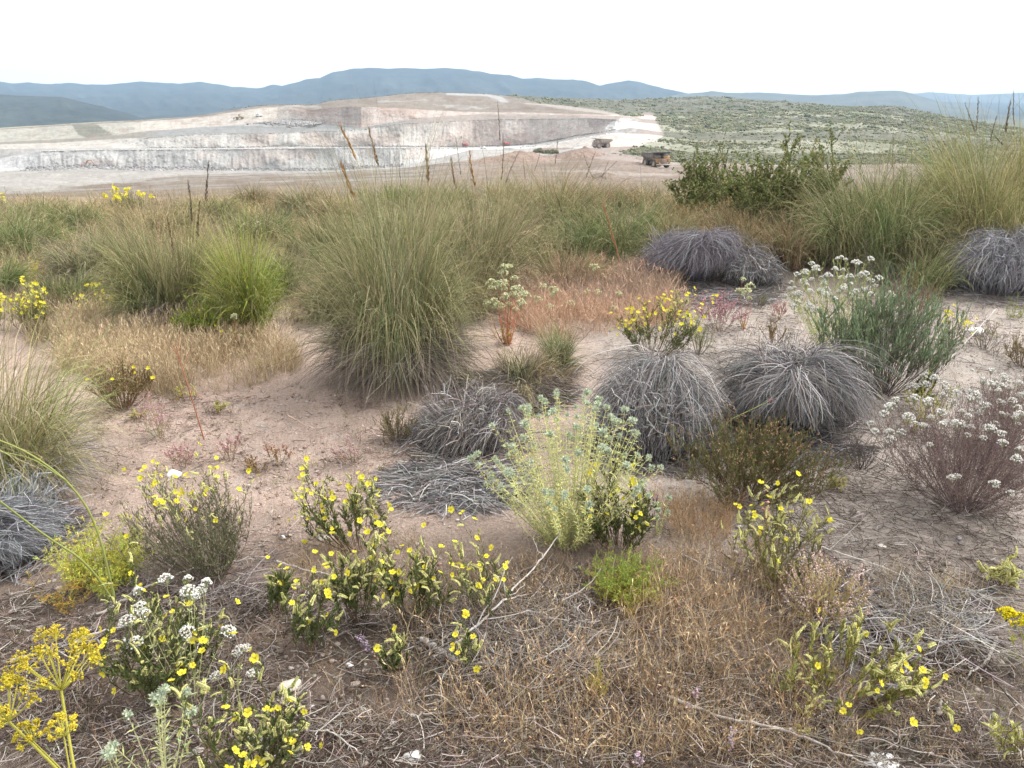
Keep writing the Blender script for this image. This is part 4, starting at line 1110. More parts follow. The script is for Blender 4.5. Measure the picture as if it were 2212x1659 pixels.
# flowering stalks, each rising from its own tussock
OR = (.36, .19, .075); DK = (.13, .10, .075); BR = (.24, .15, .08)
for root, Ls in ((rear, [(800, 430, 736, 275, OR, .004), (846, 470, 797, 280, BR, .0035), (788, 470, 740, 358, OR, .0045), (925, 470, 920, 318, BR, .004), (1000, 450, 975, 345, BR, .003), (1050, 470, 1015, 330, OR, .0035), (1076, 480, 1075, 222, DK, .0018), (1066, 480, 1088, 312, DK, .002), (1010, 480, 985, 300, DK, .0016), (1075, 470, 1120, 330, DK, .0018), (880, 470, 862, 330, DK, .0016)]),
                 (redt, [(1180, 440, 1205, 300, DK, .0022), (1245, 440, 1285, 330, DK, .0022), (1320, 460, 1262, 335, DK, .002), (1230, 440, 1330, 350, DK, .0018), (1150, 440, 1130, 340, DK, .0016), (1290, 440, 1315, 348, DK, .0016), (1130, 430, 1170, 318, DK, .0016)]),
                 (mid, [(415, 560, 406, 395, DK, .0028), (436, 560, 450, 352, DK, .0028), (430, 560, 432, 440, DK, .0026), (378, 590, 362, 472, DK, .0024)]),
                 (rt, [(1480, 430, 1500, 330, DK, .002), (1840, 440, 1873, 298, DK, .0016), (1935, 420, 1930, 300, DK, .0016)]),
                 (rt2, [(2100, 330, 2113, 215, DK, .0022), (2165, 330, 2182, 222, DK, .003), (2135, 340, 2152, 255, DK, .002), (2120, 340, 2085, 225, DK, .002), (2200, 320, 2190, 200, DK, .0022), (2190, 330, 2140, 280, DK, .002)])):
    for k, (u0, v0, u1, v1, c, th) in enumerate(Ls):
        stalk(root[0], root[1], u0, v0, u1, v1, 0, th, c, .28, seed=k + 3)

# ------------------------------------------------------------------ dead grey tussocks and mats
dome('dead grey tussock like a shaggy mop on the right, below the blue green shrub', 1700, 905, 290, 742, 101, n=5200)
dome('dead grey tussock behind the pale whorled herb', 1405, 975, 270, 812, 102, n=4600)
dome('dark dead tussock mound below the leaning pale green tussock', 1462, 600, 220, 500, 103, n=3800, pal=[((.19, .18, .20), 4), ((.12, .11, .125), 3), ((.26, .25, .27), 2)])
dome('wiry grey dead tussock at the right edge', 2150, 625, 270, 505, 104, n=3600, pal=[((.25, .25, .27), 4), ((.33, .33, .35), 3), ((.14, .13, .14), 3)], jag=.25)
dome('low grey dead tussock right of the dark dead mound', 1625, 615, 150, 550, 105, n=1800, jag=.2)
dome('slumped brown grey thatch left of the pale whorled herb', 1005, 955, 300, 872, 106, n=3600, pal=GREY + DEAD)
dome('grey dead leaves spreading under the nearest left tussock', 10, 1180, 330, 1075, 107, n=3800, pal=[((.20, .21, .225), 4), ((.27, .275, .29), 3), ((.13, .13, .14), 2)], jag=.2)
straw_mat('flat mat of grey straw on the sand left of the pale whorled herb', 985, 1045, 300, 1000, 108, n=3600, depth=.42, h=.05)
straw_mat('thin straw mat at the foot of the mop like dead tussock', 1690, 975, 330, 930, 109, n=1600, depth=.2, h=.03)
tussock('collapsed brown tussock sprawling below the small thin green tuft', 1120, 845, 330, 772, 112, n=3200, pal=DEAD + TANS + [((.20, .19, .10), 2)], skirt=.5, spread=1.7, bmax=2.6, group='dead grey tussocks', name='dead_tussock', cat='dead tussock')
straw_mat('brown straw swept downhill from the small thin green tuft', 1100, 850, 270, 830, 110, n=2600, pal=DEAD + TANS + GREY, depth=.45, h=.10, rot=.35)
straw_mat('loose grey straw around the low dead tussock right of the dark mound', 1560, 640, 260, 610, 111, n=1200, depth=.3, h=.04)

# ------------------------------------------------------------------ bushes
def broom(label, u, v, w, vtop, seed, n=3000):
    root, p, W, H, t = T(label, u, v, w, vtop, seed, n=n, wid=.0026, pal=[((.22, .30, .06), 4), ((.28, .34, .07), 3), ((.36, .38, .08), 2), ((.13, .19, .045), 3)], skirt=0, group=None, name='broom_bush', cat='bush', base=.10, bmax=.9)
    P, Tw, rng = skeleton(W * .9, H * .9, 40, 9, seed, base=.15)
    obj('branches', stems_mb(P, Tw, .003, (.15, .13, .07), rng), M_WOOD, root)
    obj('leaves', leaf_mb(P, Tw, 5200, .03, .005, [((.18, .26, .05), 4), ((.27, .33, .065), 3), ((.40, .39, .08), 1.5), ((.09, .13, .035), 3)], rng, lo=.3, up=.7, out=.4), M_LEAF, root)
    return root
broom('bright green broom bush left of the largest tussock', 545, 730, 240, 502, 121)
broom('small bright green broom at the foot of the larger broom', 445, 745, 150, 640, 122, n=1300)
LENT = [((.12, .155, .06), 4), ((.17, .205, .08), 3), ((.23, .24, .10), 2.5), ((.29, .25, .13), 1.5), ((.08, .11, .045), 1.5)]
bush('rounded green shrub nearest the front haul truck', 1532, 500, 205, 326, 131, name='evergreen_shrub', cat='bush', group='green shrubs on the rim', nst=34, ntw=10, nleaf=15000, L=.034, Wd=.017, pal=LENT, rstem=.004, up=.3, out=.7)
bush('widest green shrub of the row on the rim', 1672, 515, 280, 300, 132, name='evergreen_shrub', cat='bush', group='green shrubs on the rim', nst=40, ntw=10, nleaf=19000, L=.034, Wd=.017, pal=LENT, rstem=.004, up=.3, out=.7)
bush('tall thin leafy sprig sticking up at the right end of the shrub row', 1782, 480, 85, 262, 133, name='evergreen_shrub', cat='bush', group='green shrubs on the rim', nst=7, ntw=9, nleaf=1900, L=.028, Wd=.014, pal=LENT, rstem=.005, up=.5, lo=.6, straight=.3)
bush('upright green sprig above the left end of the shrub row', 1540, 500, 60, 305, 139, name='evergreen_shrub', cat='bush', group='green shrubs on the rim', nst=6, ntw=9, nleaf=1500, L=.028, Wd=.014, pal=LENT, rstem=.005, lo=.5)
bush('dark leafy underside of the green shrub row, shade put into its colour', 1735, 540, 190, 440, 134, name='shrub', cat='shrub', nst=30, ntw=8, nleaf=3200, L=.025, Wd=.008, pal=[((.10, .11, .07), 3), ((.15, .14, .10), 2), ((.07, .085, .045), 2)], rstem=.003)  # dark leaf palette stands in for the shaded underside of the row
bush('small green bush on the rim at the middle of the photo', 860, 460, 95, 396, 135, name='shrub', cat='bush', nst=16, ntw=6, nleaf=1700, L=.025, Wd=.010, pal=[((.11, .19, .05), 3), ((.16, .23, .07), 2), ((.22, .26, .10), 1)])
bush('thorny dark sprig on top of the yellowish tussock at right', 2030, 470, 80, 300, 136, name='shrub', cat='bush', nst=10, ntw=8, nleaf=900, L=.025, Wd=.010, pal=LENT + [((.12, .08, .06), 2)], rstem=.003)
bush('thin grey green sapling on the rim above the yellow broom', 288, 470, 50, 398, 137, name='shrub', cat='bush', nst=6, ntw=6, nleaf=420, L=.022, Wd=.012, pal=[((.16, .18, .09), 3), ((.24, .24, .13), 2)])
bush('soft grey green shrub on the rim right of the small dark tussock', 620, 490, 170, 440, 138, name='shrub', cat='shrub', nst=24, ntw=6, nleaf=2600, L=.022, Wd=.007, pal=[((.17, .20, .12), 4), ((.22, .25, .16), 2), ((.13, .17, .08), 2)], up=1.0, out=.3)
# blue-green shrub right
BG = [((.19, .27, .15), 4), ((.25, .325, .20), 3), ((.13, .19, .09), 3), ((.27, .26, .12), 1)]
r, P, Tw, rng, p, W, H, t = bush('large blue green shrub with dark twiggy base at right', 1905, 848, 335, 606, 141, name='lavender_cotton_shrub', cat='shrub', nst=95, ntw=10, nleaf=100, L=.02, Wd=.0034, pal=BG, stem=(.12, .095, .085), rstem=.0022, lo=.6, up=1.1, out=.28, tw0=.4, tf=.95, straight=.2, stem_u=(.55, 1.08))
tuft = rng.random(len(Tw)) < .78; top = Tw[:, -1, 2] > H * .3
mb = leaf_mb(P, Tw[tuft & top], 27000, .027, .0036, BG, rng, up=1.0, out=.26, tf=1.0)
leaf_mb(P, Tw[~top], 2600, .02, .0034, [((.20, .18, .08), 3), ((.15, .15, .07), 2)], rng, up=.7, out=.4, tf=1.0, mb=mb); obj('tufts', mb, M_LEAF, r)
P2, T2, rg = skeleton(W * 1.15, H * 1.15, 46, 8, 1141, straight=.12, stem_u=(.6, 1.0)); obj('dead_twigs', stems_mb(P2, T2, .0014, (.19, .165, .16), rg), M_WOOD, r)
r, P, Tw, rng, p, W, H, t = bush('pale yellow green herb with white flat heads leaning out left of the blue green shrub', 1800, 780, 240, 552, 142, name='white_flowered_herb', cat='flowering herb', group='herbs with white flower heads', nst=85, ntw=1, nleaf=5200, L=.017, Wd=.0036, pal=[((.40, .43, .17), 3), ((.33, .38, .15), 3), ((.28, .34, .15), 2)], stem=(.42, .43, .20), rstem=.0016, lo=.2, straight=.05, stem_u=(.75, 1.05))
heads(r, CORYMBS, P, Tw[:0], 80, rng, (1.0, 1.5))
bush('brownish green shrub behind the blue green shrub', 1975, 690, 120, 585, 143, nst=26, ntw=6, nleaf=2400, L=.016, Wd=.004, pal=[((.20, .175, .07), 3), ((.26, .20, .08), 2), ((.15, .14, .06), 2)], up=.8, out=.3)
TRED = [((.10, .125, .045), 5), ((.15, .165, .06), 4), ((.19, .135, .07), 2), ((.08, .085, .04), 2)]
r, P, Tw, rng, p, W, H, t = bush('rusty green shrub with brown seed heads in front of the mop like dead tussock', 1612, 1065, 430, 920, 144, name='thyme_shrub', nst=100, ntw=11, nleaf=20000, L=.015, Wd=.0032, pal=TRED, stem=(.15, .09, .065), rstem=.0018, lo=.3, up=.7, out=.4)
mb = MB(); tips = np.concatenate([P[:, -1], Tw[:, -1]]); tips = tips[tips[:, 2] > H * .6]
tips = tips[(rng.random(len(tips)) < .35) & (tips[:, 2] > H * .72)]
blobs(mb, np.repeat(tips, 4, 0) + rng.normal(0, .004, (len(tips) * 4, 3)), .0028, pick([((.30, .18, .12), 3), ((.38, .26, .18), 2), ((.22, .13, .08), 2)], len(tips) * 4, rng))
obj('seed_heads', mb, M_DRY, r)
r, P, Tw, rng, p, W, H, t = bush('dark green shrub with rusty stems at left between straw grass and sand', 268, 880, 150, 778, 145, name='thyme_shrub', nst=44, ntw=8, nleaf=3800, L=.014, Wd=.0036, pal=[((.085, .105, .04), 4), ((.13, .14, .05), 3), ((.25, .15, .07), 2)], stem=(.20, .10, .06), lo=.3, up=.8, out=.35)
for k in range(7):
    i = rng.integers(len(Tw)); attach('flower', FLOWERS[k % 6], r, P[k, -1] + [0, -.01, .01], (.1, -.5, .6), rng, 1.1)
bush('bare dark twiggy shrub left of the white flowered heath', 1862, 1015, 130, 935, 146, name='twiggy_shrub', nst=36, ntw=8, nleaf=0, stem=(.10, .085, .08), rstem=.0016, straight=.3)
bush('bare dark twiggy shrub right of the blue green shrub', 2125, 755, 110, 690, 147, name='twiggy_shrub', nst=24, ntw=7, nleaf=160, L=.012, stem=(.13, .105, .095), rstem=.0018, straight=.3, pal=[((.30, .30, .06), 2)])
bush('bare branching twigs on the pale sand below the yellow rockrose', 1560, 800, 80, 745, 148, name='twiggy_shrub', nst=9, ntw=6, nleaf=0, stem=(.12, .09, .08), rstem=.0016, straight=.4)
# heath with white heads, right
r, P, Tw, rng, p, W, H, t = bush('purple brown heath dotted with white flower heads at right', 2080, 1095, 440, 862, 151, name='white_flowered_heath', cat='flowering shrub', group='herbs with white flower heads', nst=170, ntw=14, nleaf=15000, L=.010, Wd=.0024, pal=[((.20, .135, .13), 4), ((.27, .19, .18), 3), ((.22, .19, .13), 2.5), ((.12, .085, .08), 3)], stem=(.17, .125, .12), rstem=.0012, lo=.3, up=.7, straight=.08, stem_u=(.7, 1.05))
heads(r, CORYMBS, P, Tw[:0], 74, rng, (.85, 1.3), top=1.3, z=.03)
r, P, Tw, rng, p, W, H, t = bush('white flowered heath at the right edge beyond the nearer one', 2170, 960, 200, 800, 152, name='white_flowered_heath', cat='flowering shrub', group='herbs with white flower heads', nst=90, ntw=13, nleaf=8000, L=.010, Wd=.0024, pal=[((.22, .16, .15), 4), ((.29, .21, .19), 3), ((.27, .25, .16), 2)], stem=(.17, .12, .115), rstem=.0012, lo=.3, up=.7, straight=.08, stem_u=(.7, 1.05))
heads(r, CORYMBS, P, Tw[:0], 42, rng, (.85, 1.3), top=1.2, z=.03)
r, P, Tw, rng, p, W, H, t = bush('yellow green stemmed herb with big white heads above the purple heath', 2000, 905, 120, 808, 153, name='white_flowered_herb', cat='flowering herb', group='herbs with white flower heads', nst=20, ntw=1, nleaf=900, L=.015, Wd=.003, pal=[((.38, .38, .09), 3), ((.30, .33, .09), 3)], stem=(.42, .42, .14), rstem=.0016, straight=.06)
heads(r, CORYMBS, P, Tw[:0], 12, rng, (1.1, 1.5))
bush('brown leafy shrub at the right edge beside the pale ground', 2205, 790, 90, 712, 154, nst=26, ntw=6, nleaf=1700, L=.014, Wd=.005, pal=[((.18, .15, .085), 3), ((.25, .20, .12), 2), ((.30, .25, .17), 1)])
feathery('small feathery green plant at the right edge below the wiry dead tussock', 2186, 688, 75, 618, 155, nfr=14, pal=[((.17, .25, .07), 3), ((.25, .31, .09), 2)], name='feathery_plant', pin=10, sub=4)
bush('dark sprigs growing on the pale sand above the mop like dead tussock', 1668, 745, 90, 690, 156, name='thyme_shrub', nst=14, ntw=5, nleaf=700, L=.016, Wd=.004, pal=[((.20, .15, .055), 3), ((.14, .13, .05), 3), ((.27, .17, .07), 1)], stem=(.16, .09, .06), up=.9, out=.25)
bush('small dark bush with pale specks before the largest tussock', 858, 955, 95, 868, 157, name='thyme_shrub', nst=30, ntw=7, nleaf=2200, L=.009, Wd=.003, pal=[((.14, .145, .06), 4), ((.20, .19, .08), 2), ((.34, .29, .19), 1)], stem=(.15, .11, .08))
bush('small grey green sprig beside the red stems', 1640, 665, 50, 625, 158, name='thyme_shrub', nst=12, ntw=4, nleaf=500, L=.014, Wd=.003, pal=[((.16, .18, .10), 3)], up=1.0, out=.2)
bush('green sprig in front of the lavender coloured straw at left centre', 1508, 765, 70, 690, 159, name='thyme_shrub', nst=16, ntw=5, nleaf=900, L=.013, Wd=.003, pal=[((.28, .32, .12), 3), ((.22, .27, .10), 2)], up=.6)

# ------------------------------------------------------------------ yellow rockroses
R = rockrose
R('yellow rockrose on the sand left of the pale whorled herb', 765, 1185, 205, 1015, 201, nst=22, ntw=4, nleaf=1500, nflow=36, nspike=58)
R('bushy yellow rockrose in the lower middle, right clump of a pair', 885, 1345, 130, 1125, 202, nst=16, ntw=4, nleaf=1500, nflow=26, nspike=44)
R('bushy yellow rockrose in the lower middle, left clump of a pair', 775, 1345, 110, 1165, 203, nst=12, ntw=4, nleaf=1100, nflow=14, nspike=26)
R('wide greyish rockrose with scattered flowers on the left', 450, 1245, 290, 1055, 204, nst=70, ntw=7, nleaf=4200, nflow=38, nspike=72, pal=[((.13, .135, .075), 4), ((.18, .18, .10), 3), ((.10, .12, .05), 2)], stem=(.17, .14, .115), lo=.25, leafL=.014, spk=.8)
R('yellow rockrose in front of the right side of the pale whorled herb', 1332, 1185, 190, 1012, 205, nst=26, ntw=5, nleaf=2600, nflow=26, nspike=52, pal=[((.07, .09, .035), 4), ((.11, .13, .045), 3)])
R('thin leggy rockrose among dead twigs below the pale whorled herb', 1062, 1345, 140, 1120, 206, nst=10, ntw=2, nleaf=420, nflow=17, nspike=20, stem=(.24, .20, .15))
R('sprawling rockrose with few flowers right of the lower middle', 1675, 1290, 215, 1115, 207, nst=24, ntw=4, nleaf=1200, nflow=16, nspike=64, pal=[((.17, .17, .06), 3), ((.24, .22, .08), 2), ((.11, .13, .045), 2)])
R('densely flowered rockrose clump on the pale sand in front of pinkish straw', 1412, 770, 205, 645, 208, nst=34, ntw=5, nleaf=2600, nflow=84, nspike=60, fl=1.25)
R('rockrose in the lower left behind the fennel umbels', 350, 1500, 260, 1285, 209, nst=26, ntw=4, nleaf=2600, nflow=24, nspike=46)
R('nearest yellow rockrose at the bottom left of centre', 560, 1700, 240, 1465, 210, nst=20, ntw=3, nleaf=1500, nflow=24, nspike=52)
R('slender rockrose left of the bushy pair', 668, 1420, 110, 1270, 211, nst=9, ntw=3, nleaf=700, nflow=9, nspike=16)
R('small dark rockrose beside the fallen twig', 600, 1325, 70, 1215, 212, nst=8, ntw=3, nleaf=620, nflow=3, nspike=6)
R('low spreading rockrose with drooping buds at bottom right', 1835, 1500, 270, 1400, 213, nst=34, ntw=3, nleaf=1500, nflow=16, nspike=88, pal=[((.24, .25, .065), 3), ((.18, .21, .06), 3), ((.30, .22, .08), 2)], lo=.2, base=.5)
R('small rockrose at the left end of the long grey branch', 862, 1452, 75, 1372, 214, nst=7, ntw=3, nleaf=560, nflow=2, nspike=10)
R('small thin rockrose over the long grey branch', 1002, 1450, 85, 1342, 215, nst=6, ntw=2, nleaf=240, nflow=6, nspike=9)
R('yellow shrub at left below the yellow fennel', 72, 715, 105, 625, 216, nst=24, ntw=5, nleaf=1300, nflow=52, nspike=46, fl=1.3, spk=1.2, pal=[((.22, .24, .07), 3), ((.16, .18, .06), 2)])
R('small yellow shrub between the dry grass and the dark shaggy tussock', 220, 695, 62, 630, 217, nst=14, ntw=4, nleaf=600, nflow=34, nspike=24, fl=1.3, spk=1.2, pal=[((.22, .24, .07), 3), ((.16, .18, .06), 2)])
R('yellow shrub cut by the left edge', -5, 705, 70, 640, 218, nst=14, ntw=4, nleaf=600, nflow=30, nspike=22, fl=1.3, pal=[((.22, .24, .07), 3)])
R('leaning rockrose at the bottom right corner', 2205, 1670, 160, 1490, 219, nst=10, ntw=2, nleaf=420, nflow=8, nspike=22, pal=[((.30, .30, .08), 3), ((.24, .25, .07), 2)])
R('dense yellow flowered broom standing on the rim at left', 298, 468, 90, 414, 220, nst=30, ntw=6, nleaf=1400, nflow=94, nspike=10, fl=2.1, pal=[((.12, .18, .05), 3), ((.19, .24, .06), 2)], spk=1.3)
R('sparse rockrose blooms by the blue green shrub', 2052, 750, 70, 668, 221, nst=8, ntw=2, nleaf=260, nflow=14, nspike=14, fl=1.25)
R('low yellow shrub on the left rim corner', 8, 470, 60, 428, 222, nst=12, ntw=4, nleaf=420, nflow=26, nspike=10, fl=1.8)
R('yellow rockrose hidden low behind the broom at left', 505, 760, 60, 700, 223, nst=8, ntw=3, nleaf=400, nflow=4, nspike=10)
R('small spiky budded plant alone on the sand at right', 2160, 1265, 75, 1205, 224, nst=8, ntw=2, nleaf=160, nflow=0, nspike=16, spk=1.5, pal=[((.33, .31, .07), 3)], group=None)

# ------------------------------------------------------------------ pale whorled herbs
whorled('large pale green herb fanning out with blue green heads in the centre', 1225, 1170, 420, 848, 301, nst=125, nheads=98, stem_u=(.7, 1.06), hs=1.0)
whorled('two leaning pale stems of the herb beside the rusty shrub', 1420, 1150, 70, 1045, 302, nst=5, nheads=5, leafL=.02)
whorled('tall pale stems with white heads behind the lower left rockrose', 415, 1520, 230, 1225, 303, nst=13, nheads=13, headpal=CORYMBS[:2], step=.04, leafL=.016, group='pale whorled herbs', hs=.95, lo=.25, stem_u=(.82, 1.05), stemr=.0013, pal=[((.36, .40, .20), 3), ((.42, .43, .23), 2)])
whorled('single very tall pale stem with white head at lower left', 442, 1385, 20, 1188, 304, nst=1, nheads=1, headpal=CORYMBS[1:2], step=.042, leafL=.017, lo=.2)
whorled('pale whorled stems with mint green heads at the bottom left edge', 355, 1720, 210, 1450, 305, nst=10, nheads=10, leafL=.028, stem_u=(.8, 1.05), hs=1.2, pal=[((.40, .43, .19), 3), ((.34, .41, .22), 2)])
whorled('thin pale stems with white heads right of the lower left rockrose', 520, 1530, 90, 1360, 306, nst=5, nheads=5, headpal=CORYMBS[2:3], step=.05, leafL=.014, stemr=.0011)

# ------------------------------------------------------------------ feathery plants
FY = [((.46, .47, .09), 3), ((.40, .45, .10), 3), ((.52, .46, .09), 2)]
feathery('feathery yellow green fennel at the left above the orange withered fronds', 222, 1265, 290, 1105, 401, nfr=60, pal=FY, pin=24, sub=7, wid=.0017, group='fennel plants')
feathery('withered orange fennel fronds at left below the green ones', 150, 1300, 210, 1215, 402, nfr=22, pal=[((.48, .33, .08), 3), ((.42, .27, .09), 3), ((.36, .32, .08), 1)], pin=16, sub=6, group='fennel plants')
feathery('yellow fennel in bloom in front of the left tussocks', 68, 612, 90, 542, 403, nfr=26, pal=[((.55, .48, .05), 3), ((.45, .42, .07), 2)], pin=14, sub=6, wid=.004, group='fennel plants')
feathery('yellow fennel top rising out of the largest tussock', 895, 640, 60, 448, 404, nfr=12, pal=[((.42, .40, .05), 3), ((.36, .36, .07), 2)], pin=16, sub=6, wid=.003, group='fennel plants')
feathery('bright green ferny plant under the rockrose in front of the pale herb', 1352, 1295, 235, 1172, 405, nfr=95, pal=[((.17, .27, .055), 4), ((.23, .32, .07), 3), ((.30, .34, .08), 2)], pin=16, sub=7, low=(.42, .32, .07), name='ferny_plant', group='ferny plants')
feathery('small yellowing ferny plant in the dry grass at the bottom', 1292, 1500, 95, 1405, 406, nfr=24, pal=[((.33, .36, .07), 3), ((.44, .36, .07), 3)], low=(.44, .30, .06), pin=14, sub=6, name='ferny_plant', group='ferny plants')
feathery('slender pale green weed left of the low spreading rockrose', 1695, 1500, 70, 1362, 407, nfr=7, pal=[((.27, .33, .10), 3), ((.35, .36, .11), 2)], pin=14, sub=3, name='weed', straight=.1)
feathery('yellowish wispy herb on the sand right of the tuft', 1205, 745, 70, 700, 408, nfr=8, pal=[((.40, .33, .12), 3)], pin=8, sub=3, name='weed')

def fennel_umbel(root, foot, tip, seed, rad, col=(.58, .49, .06), nray=20, stemr=.0032, scol=(.40, .38, .08), bend=.05):
    rng = np.random.default_rng(seed)
    s = np.linspace(0, 1, 12)[:, None]; a, b = np.array(foot), np.array(tip)
    P = a * (1 - s) + b * s + np.array([0, -1, 0]) * np.sin(s * PI) * bend
    mb = MB(); tubes(mb, P[None], stemr * np.linspace(1.2, .7, 12)[None], np.array(scol), 6); obj('stem', mb, M_LEAF, root, smooth=True)
    ax = nrm(P[-1] - P[-2]) ; ax = nrm(ax + [0, 0, .6])
    e1 = nrm(np.cross(ax, [1, .2, 0])); e2 = np.cross(ax, e1)
    mb = MB()
    az = np.arange(nray) * 2.39996 + rng.normal(0, .15, nray); th = np.sqrt((np.arange(nray) + .5) / nray) * 1.25
    L = rad * rng.uniform(.8, 1.1, nray)
    d = ax * np.cos(th)[:, None] + (e1 * np.cos(az)[:, None] + e2 * np.sin(az)[:, None]) * np.sin(th)[:, None]
    q = np.linspace(0, 1, 6)
    Q = P[-1] + d[:, None] * (L[:, None] * q[None])[..., None] + ax * (q ** 2)[None, :, None] * L[:, None, None] * .18
    tubes(mb, Q, .0011 * np.linspace(1.2, .8, 6)[None], np.array(scol) * 1.1, 4)
    obj('rays', mb, M_LEAF, root)
    for k in range(nray):
        mb = MB(); m = 17
        dd = nrm(nrm(Q[k, -1] - Q[k, -2]) * .9 + rng.normal(0, .6, (m, 3))); l = rad * .22 * rng.uniform(.7, 1.15, m)
        o = Q[k, -1]
        tubes(mb, np.stack([np.zeros((m, 3)), dd * l[:, None]], 1), .0006, np.array(col) * .85, 3)
        e = dd * l[:, None]
        blobs(mb, np.repeat(e, 3, 0) + rng.normal(0, .0011, (m * 3, 3)), .0017 * rng.uniform(.7, 1.2, m * 3), pick([(col, 3), (tuple(np.array(col) * 1.2), 2), (tuple(np.array(col) * [.9, .75, .8]), 1)], m * 3, rng, .1))
        obj('umbellet', mb, M_PETAL, root, loc=o)
def at(u, v, D): return np.array(unproj(u, v, D))
foot = np.array([-.62, .98, float(gheight(-.62, .98))])
fr = thing('fennel_plant', 'nearest fennel with broad golden umbels at the bottom left corner', 'flowering herb', foot, 0, 'fennel plants')
for k, (u, v, D, rad) in enumerate([(132, 1490, 1.06, .072), (18, 1558, 1.0, .055), (138, 1590, .98, .026), (70, 1600, 1.02, .024)]):
    fennel_umbel(fr, (0, 0, 0), at(u, v, D) - foot, 410 + k, rad, nray=(21, 18, 10, 10)[k], bend=.06 * (-1) ** k, stemr=.003 if k < 2 else .0016)
foot, _ = place(260, 1325)
fs = thing('fennel_plant', 'tall bent green fennel stems leaning out from the left edge', 'flowering herb', foot, 0, 'fennel plants')
for k, pts in enumerate(([(255, 1325, 0), (210, 1130, .0), (150, 1040, -.05), (60, 975, -.1), (-30, 940, -.15)], [(262, 1325, 0), (190, 1215, -.1), (100, 1160, -.2), (-10, 1075, -.35), (-60, 1040, -.4)], [(150, 1042, -.05), (70, 990, -.1), (-30, 968, -.12)])):
    W3 = np.array([at(u, v, foot[1] + dy) - foot for u, v, dy in pts]); s = np.linspace(0, len(pts) - 1, 22)
    P = np.stack([np.interp(s, np.arange(len(pts)), W3[:, i]) for i in range(3)], -1)
    for i in range(3): P[:, i] = np.convolve(np.pad(P[:, i], 2, mode='edge'), np.ones(5) / 5, 'valid')
    mb = MB(); tubes(mb, P[None], np.linspace(.0040, .0020, 22)[None] * (1 if k < 2 else .5), np.array([.27, .30, .10]), 7); obj('stem', mb, M_LEAF, fs, smooth=True)

# ------------------------------------------------------------------ small flowering things
def spike_plant(label, u, v, w, vtop, seed, n, col, stem, leafpal, L=.05, rad=.0035, group='pink heath seedlings', name='heath_plant', nleaf=260, cat='small plant'):
    p, W, H, t = site(u, v, w, vtop)
    root = thing(name, label, cat, p, 0, group)
    P, Tw, rng = skeleton(W, H * .9, n, 2, seed, base=.2, straight=.1)
    obj('stems', stems_mb(P, Tw, .0012, stem, rng), M_WOOD, root)
    obj('leaves', leaf_mb(P, Tw, nleaf, .012, .0028, leafpal, rng, lo=.15, up=.7, out=.35), M_LEAF, root)
    mb = MB()
    A = np.concatenate([P[:, -1], Tw[:, -1]]); d = nrm(np.concatenate([P[:, -1] - P[:, -2], Tw[:, -1] - Tw[:, -2]]) + [0, 0, .001])
    sel = rng.permutation(len(A))[:96]; k = 14; q = np.linspace(-.4, .6, k)
    for i in sel:
        pos = d[i] * (q * L)[:, None] + rng.normal(0, rad * .7, (k, 3))
        mb = MB(); blobs(mb, pos, rad * rng.uniform(.5, 1.1, k), pick([(col, 3), (tuple(np.array(col) * .7), 2), (tuple(np.clip(np.array(col) * 1.25, 0, .9)), 1.5)], k, rng))
        obj('flower_spike', mb, M_PETAL, root, loc=A[i])
    return root
PK = (.50, .30, .31)
GL = [((.25, .25, .09), 3), ((.32, .26, .11), 2)]
spike_plant('pink tipped seedling beside the white stone on the sand', 395, 1005, 75, 945, 501, 12, PK, (.22, .14, .09), GL, .03)
spike_plant('pink tipped seedling right of the tall red stem on the sand', 498, 995, 65, 925, 502, 10, PK, (.20, .14, .09), GL, .028)
spike_plant('reddish tipped seedling in the middle of the sand patch', 602, 1005, 60, 945, 503, 8, (.40, .22, .17), (.28, .20, .10), GL, .03)
spike_plant('pale pink seedling at the right end of the sand patch', 762, 1000, 85, 930, 504, 12, (.52, .36, .36), (.26, .19, .12), GL, .028)
spike_plant('tall pink flowered herb beside the dark green shrub at left', 345, 945, 75, 835, 505, 14, (.56, .36, .38), (.30, .27, .12), [((.31, .31, .10), 3)], .05)
spike_plant('low brown seedlings right of the pink tipped ones on the sand', 560, 1015, 70, 985, 506, 9, (.34, .22, .13), (.24, .16, .10), GL, .02)
spike_plant('pink flowering heath behind the densely flowered rockrose', 1552, 715, 110, 628, 507, 34, (.48, .27, .30), (.20, .12, .09), [((.18, .14, .07), 3)], .06, .005, nleaf=700)
spike_plant('cream pink thyme in bloom at the lower right', 1775, 1345, 205, 1205, 508, 70, (.55, .42, .38), (.34, .22, .12), [((.42, .36, .17), 3), ((.46, .38, .24), 2)], .05, .0035, nleaf=5200, group=None, name='thyme_plant', cat='flowering herb')
spike_plant('pale pink sprigs beside the blue green shrub', 1680, 690, 50, 640, 509, 12, (.50, .31, .29), (.3, .17, .12), [((.30, .2, .12), 3)], .03, .004)
spike_plant('single tall pink spike between the rusty shrub and sprawling rockrose', 1655, 1160, 12, 1052, 510, 1, (.47, .27, .22), (.44, .34, .24), [((.3, .28, .12), 1)], .075, .007, nleaf=6, group=None, name='spike_flower')
spike_plant('purple flower spike beside the bushy rockrose pair', 797, 1425, 16, 1345, 511, 1, (.42, .32, .42), (.2, .2, .12), [((.15, .22, .09), 3)], .05, .005, nleaf=50, group=None, name='spike_flower')
spike_plant('small purple white spike in the bottom dry grass right of centre', 1497, 1530, 16, 1470, 512, 1, (.50, .38, .46), (.3, .24, .14), [((.25, .22, .10), 3)], .04, .0045, nleaf=24, group='purple flower spikes in the bottom grass', name='spike_flower')
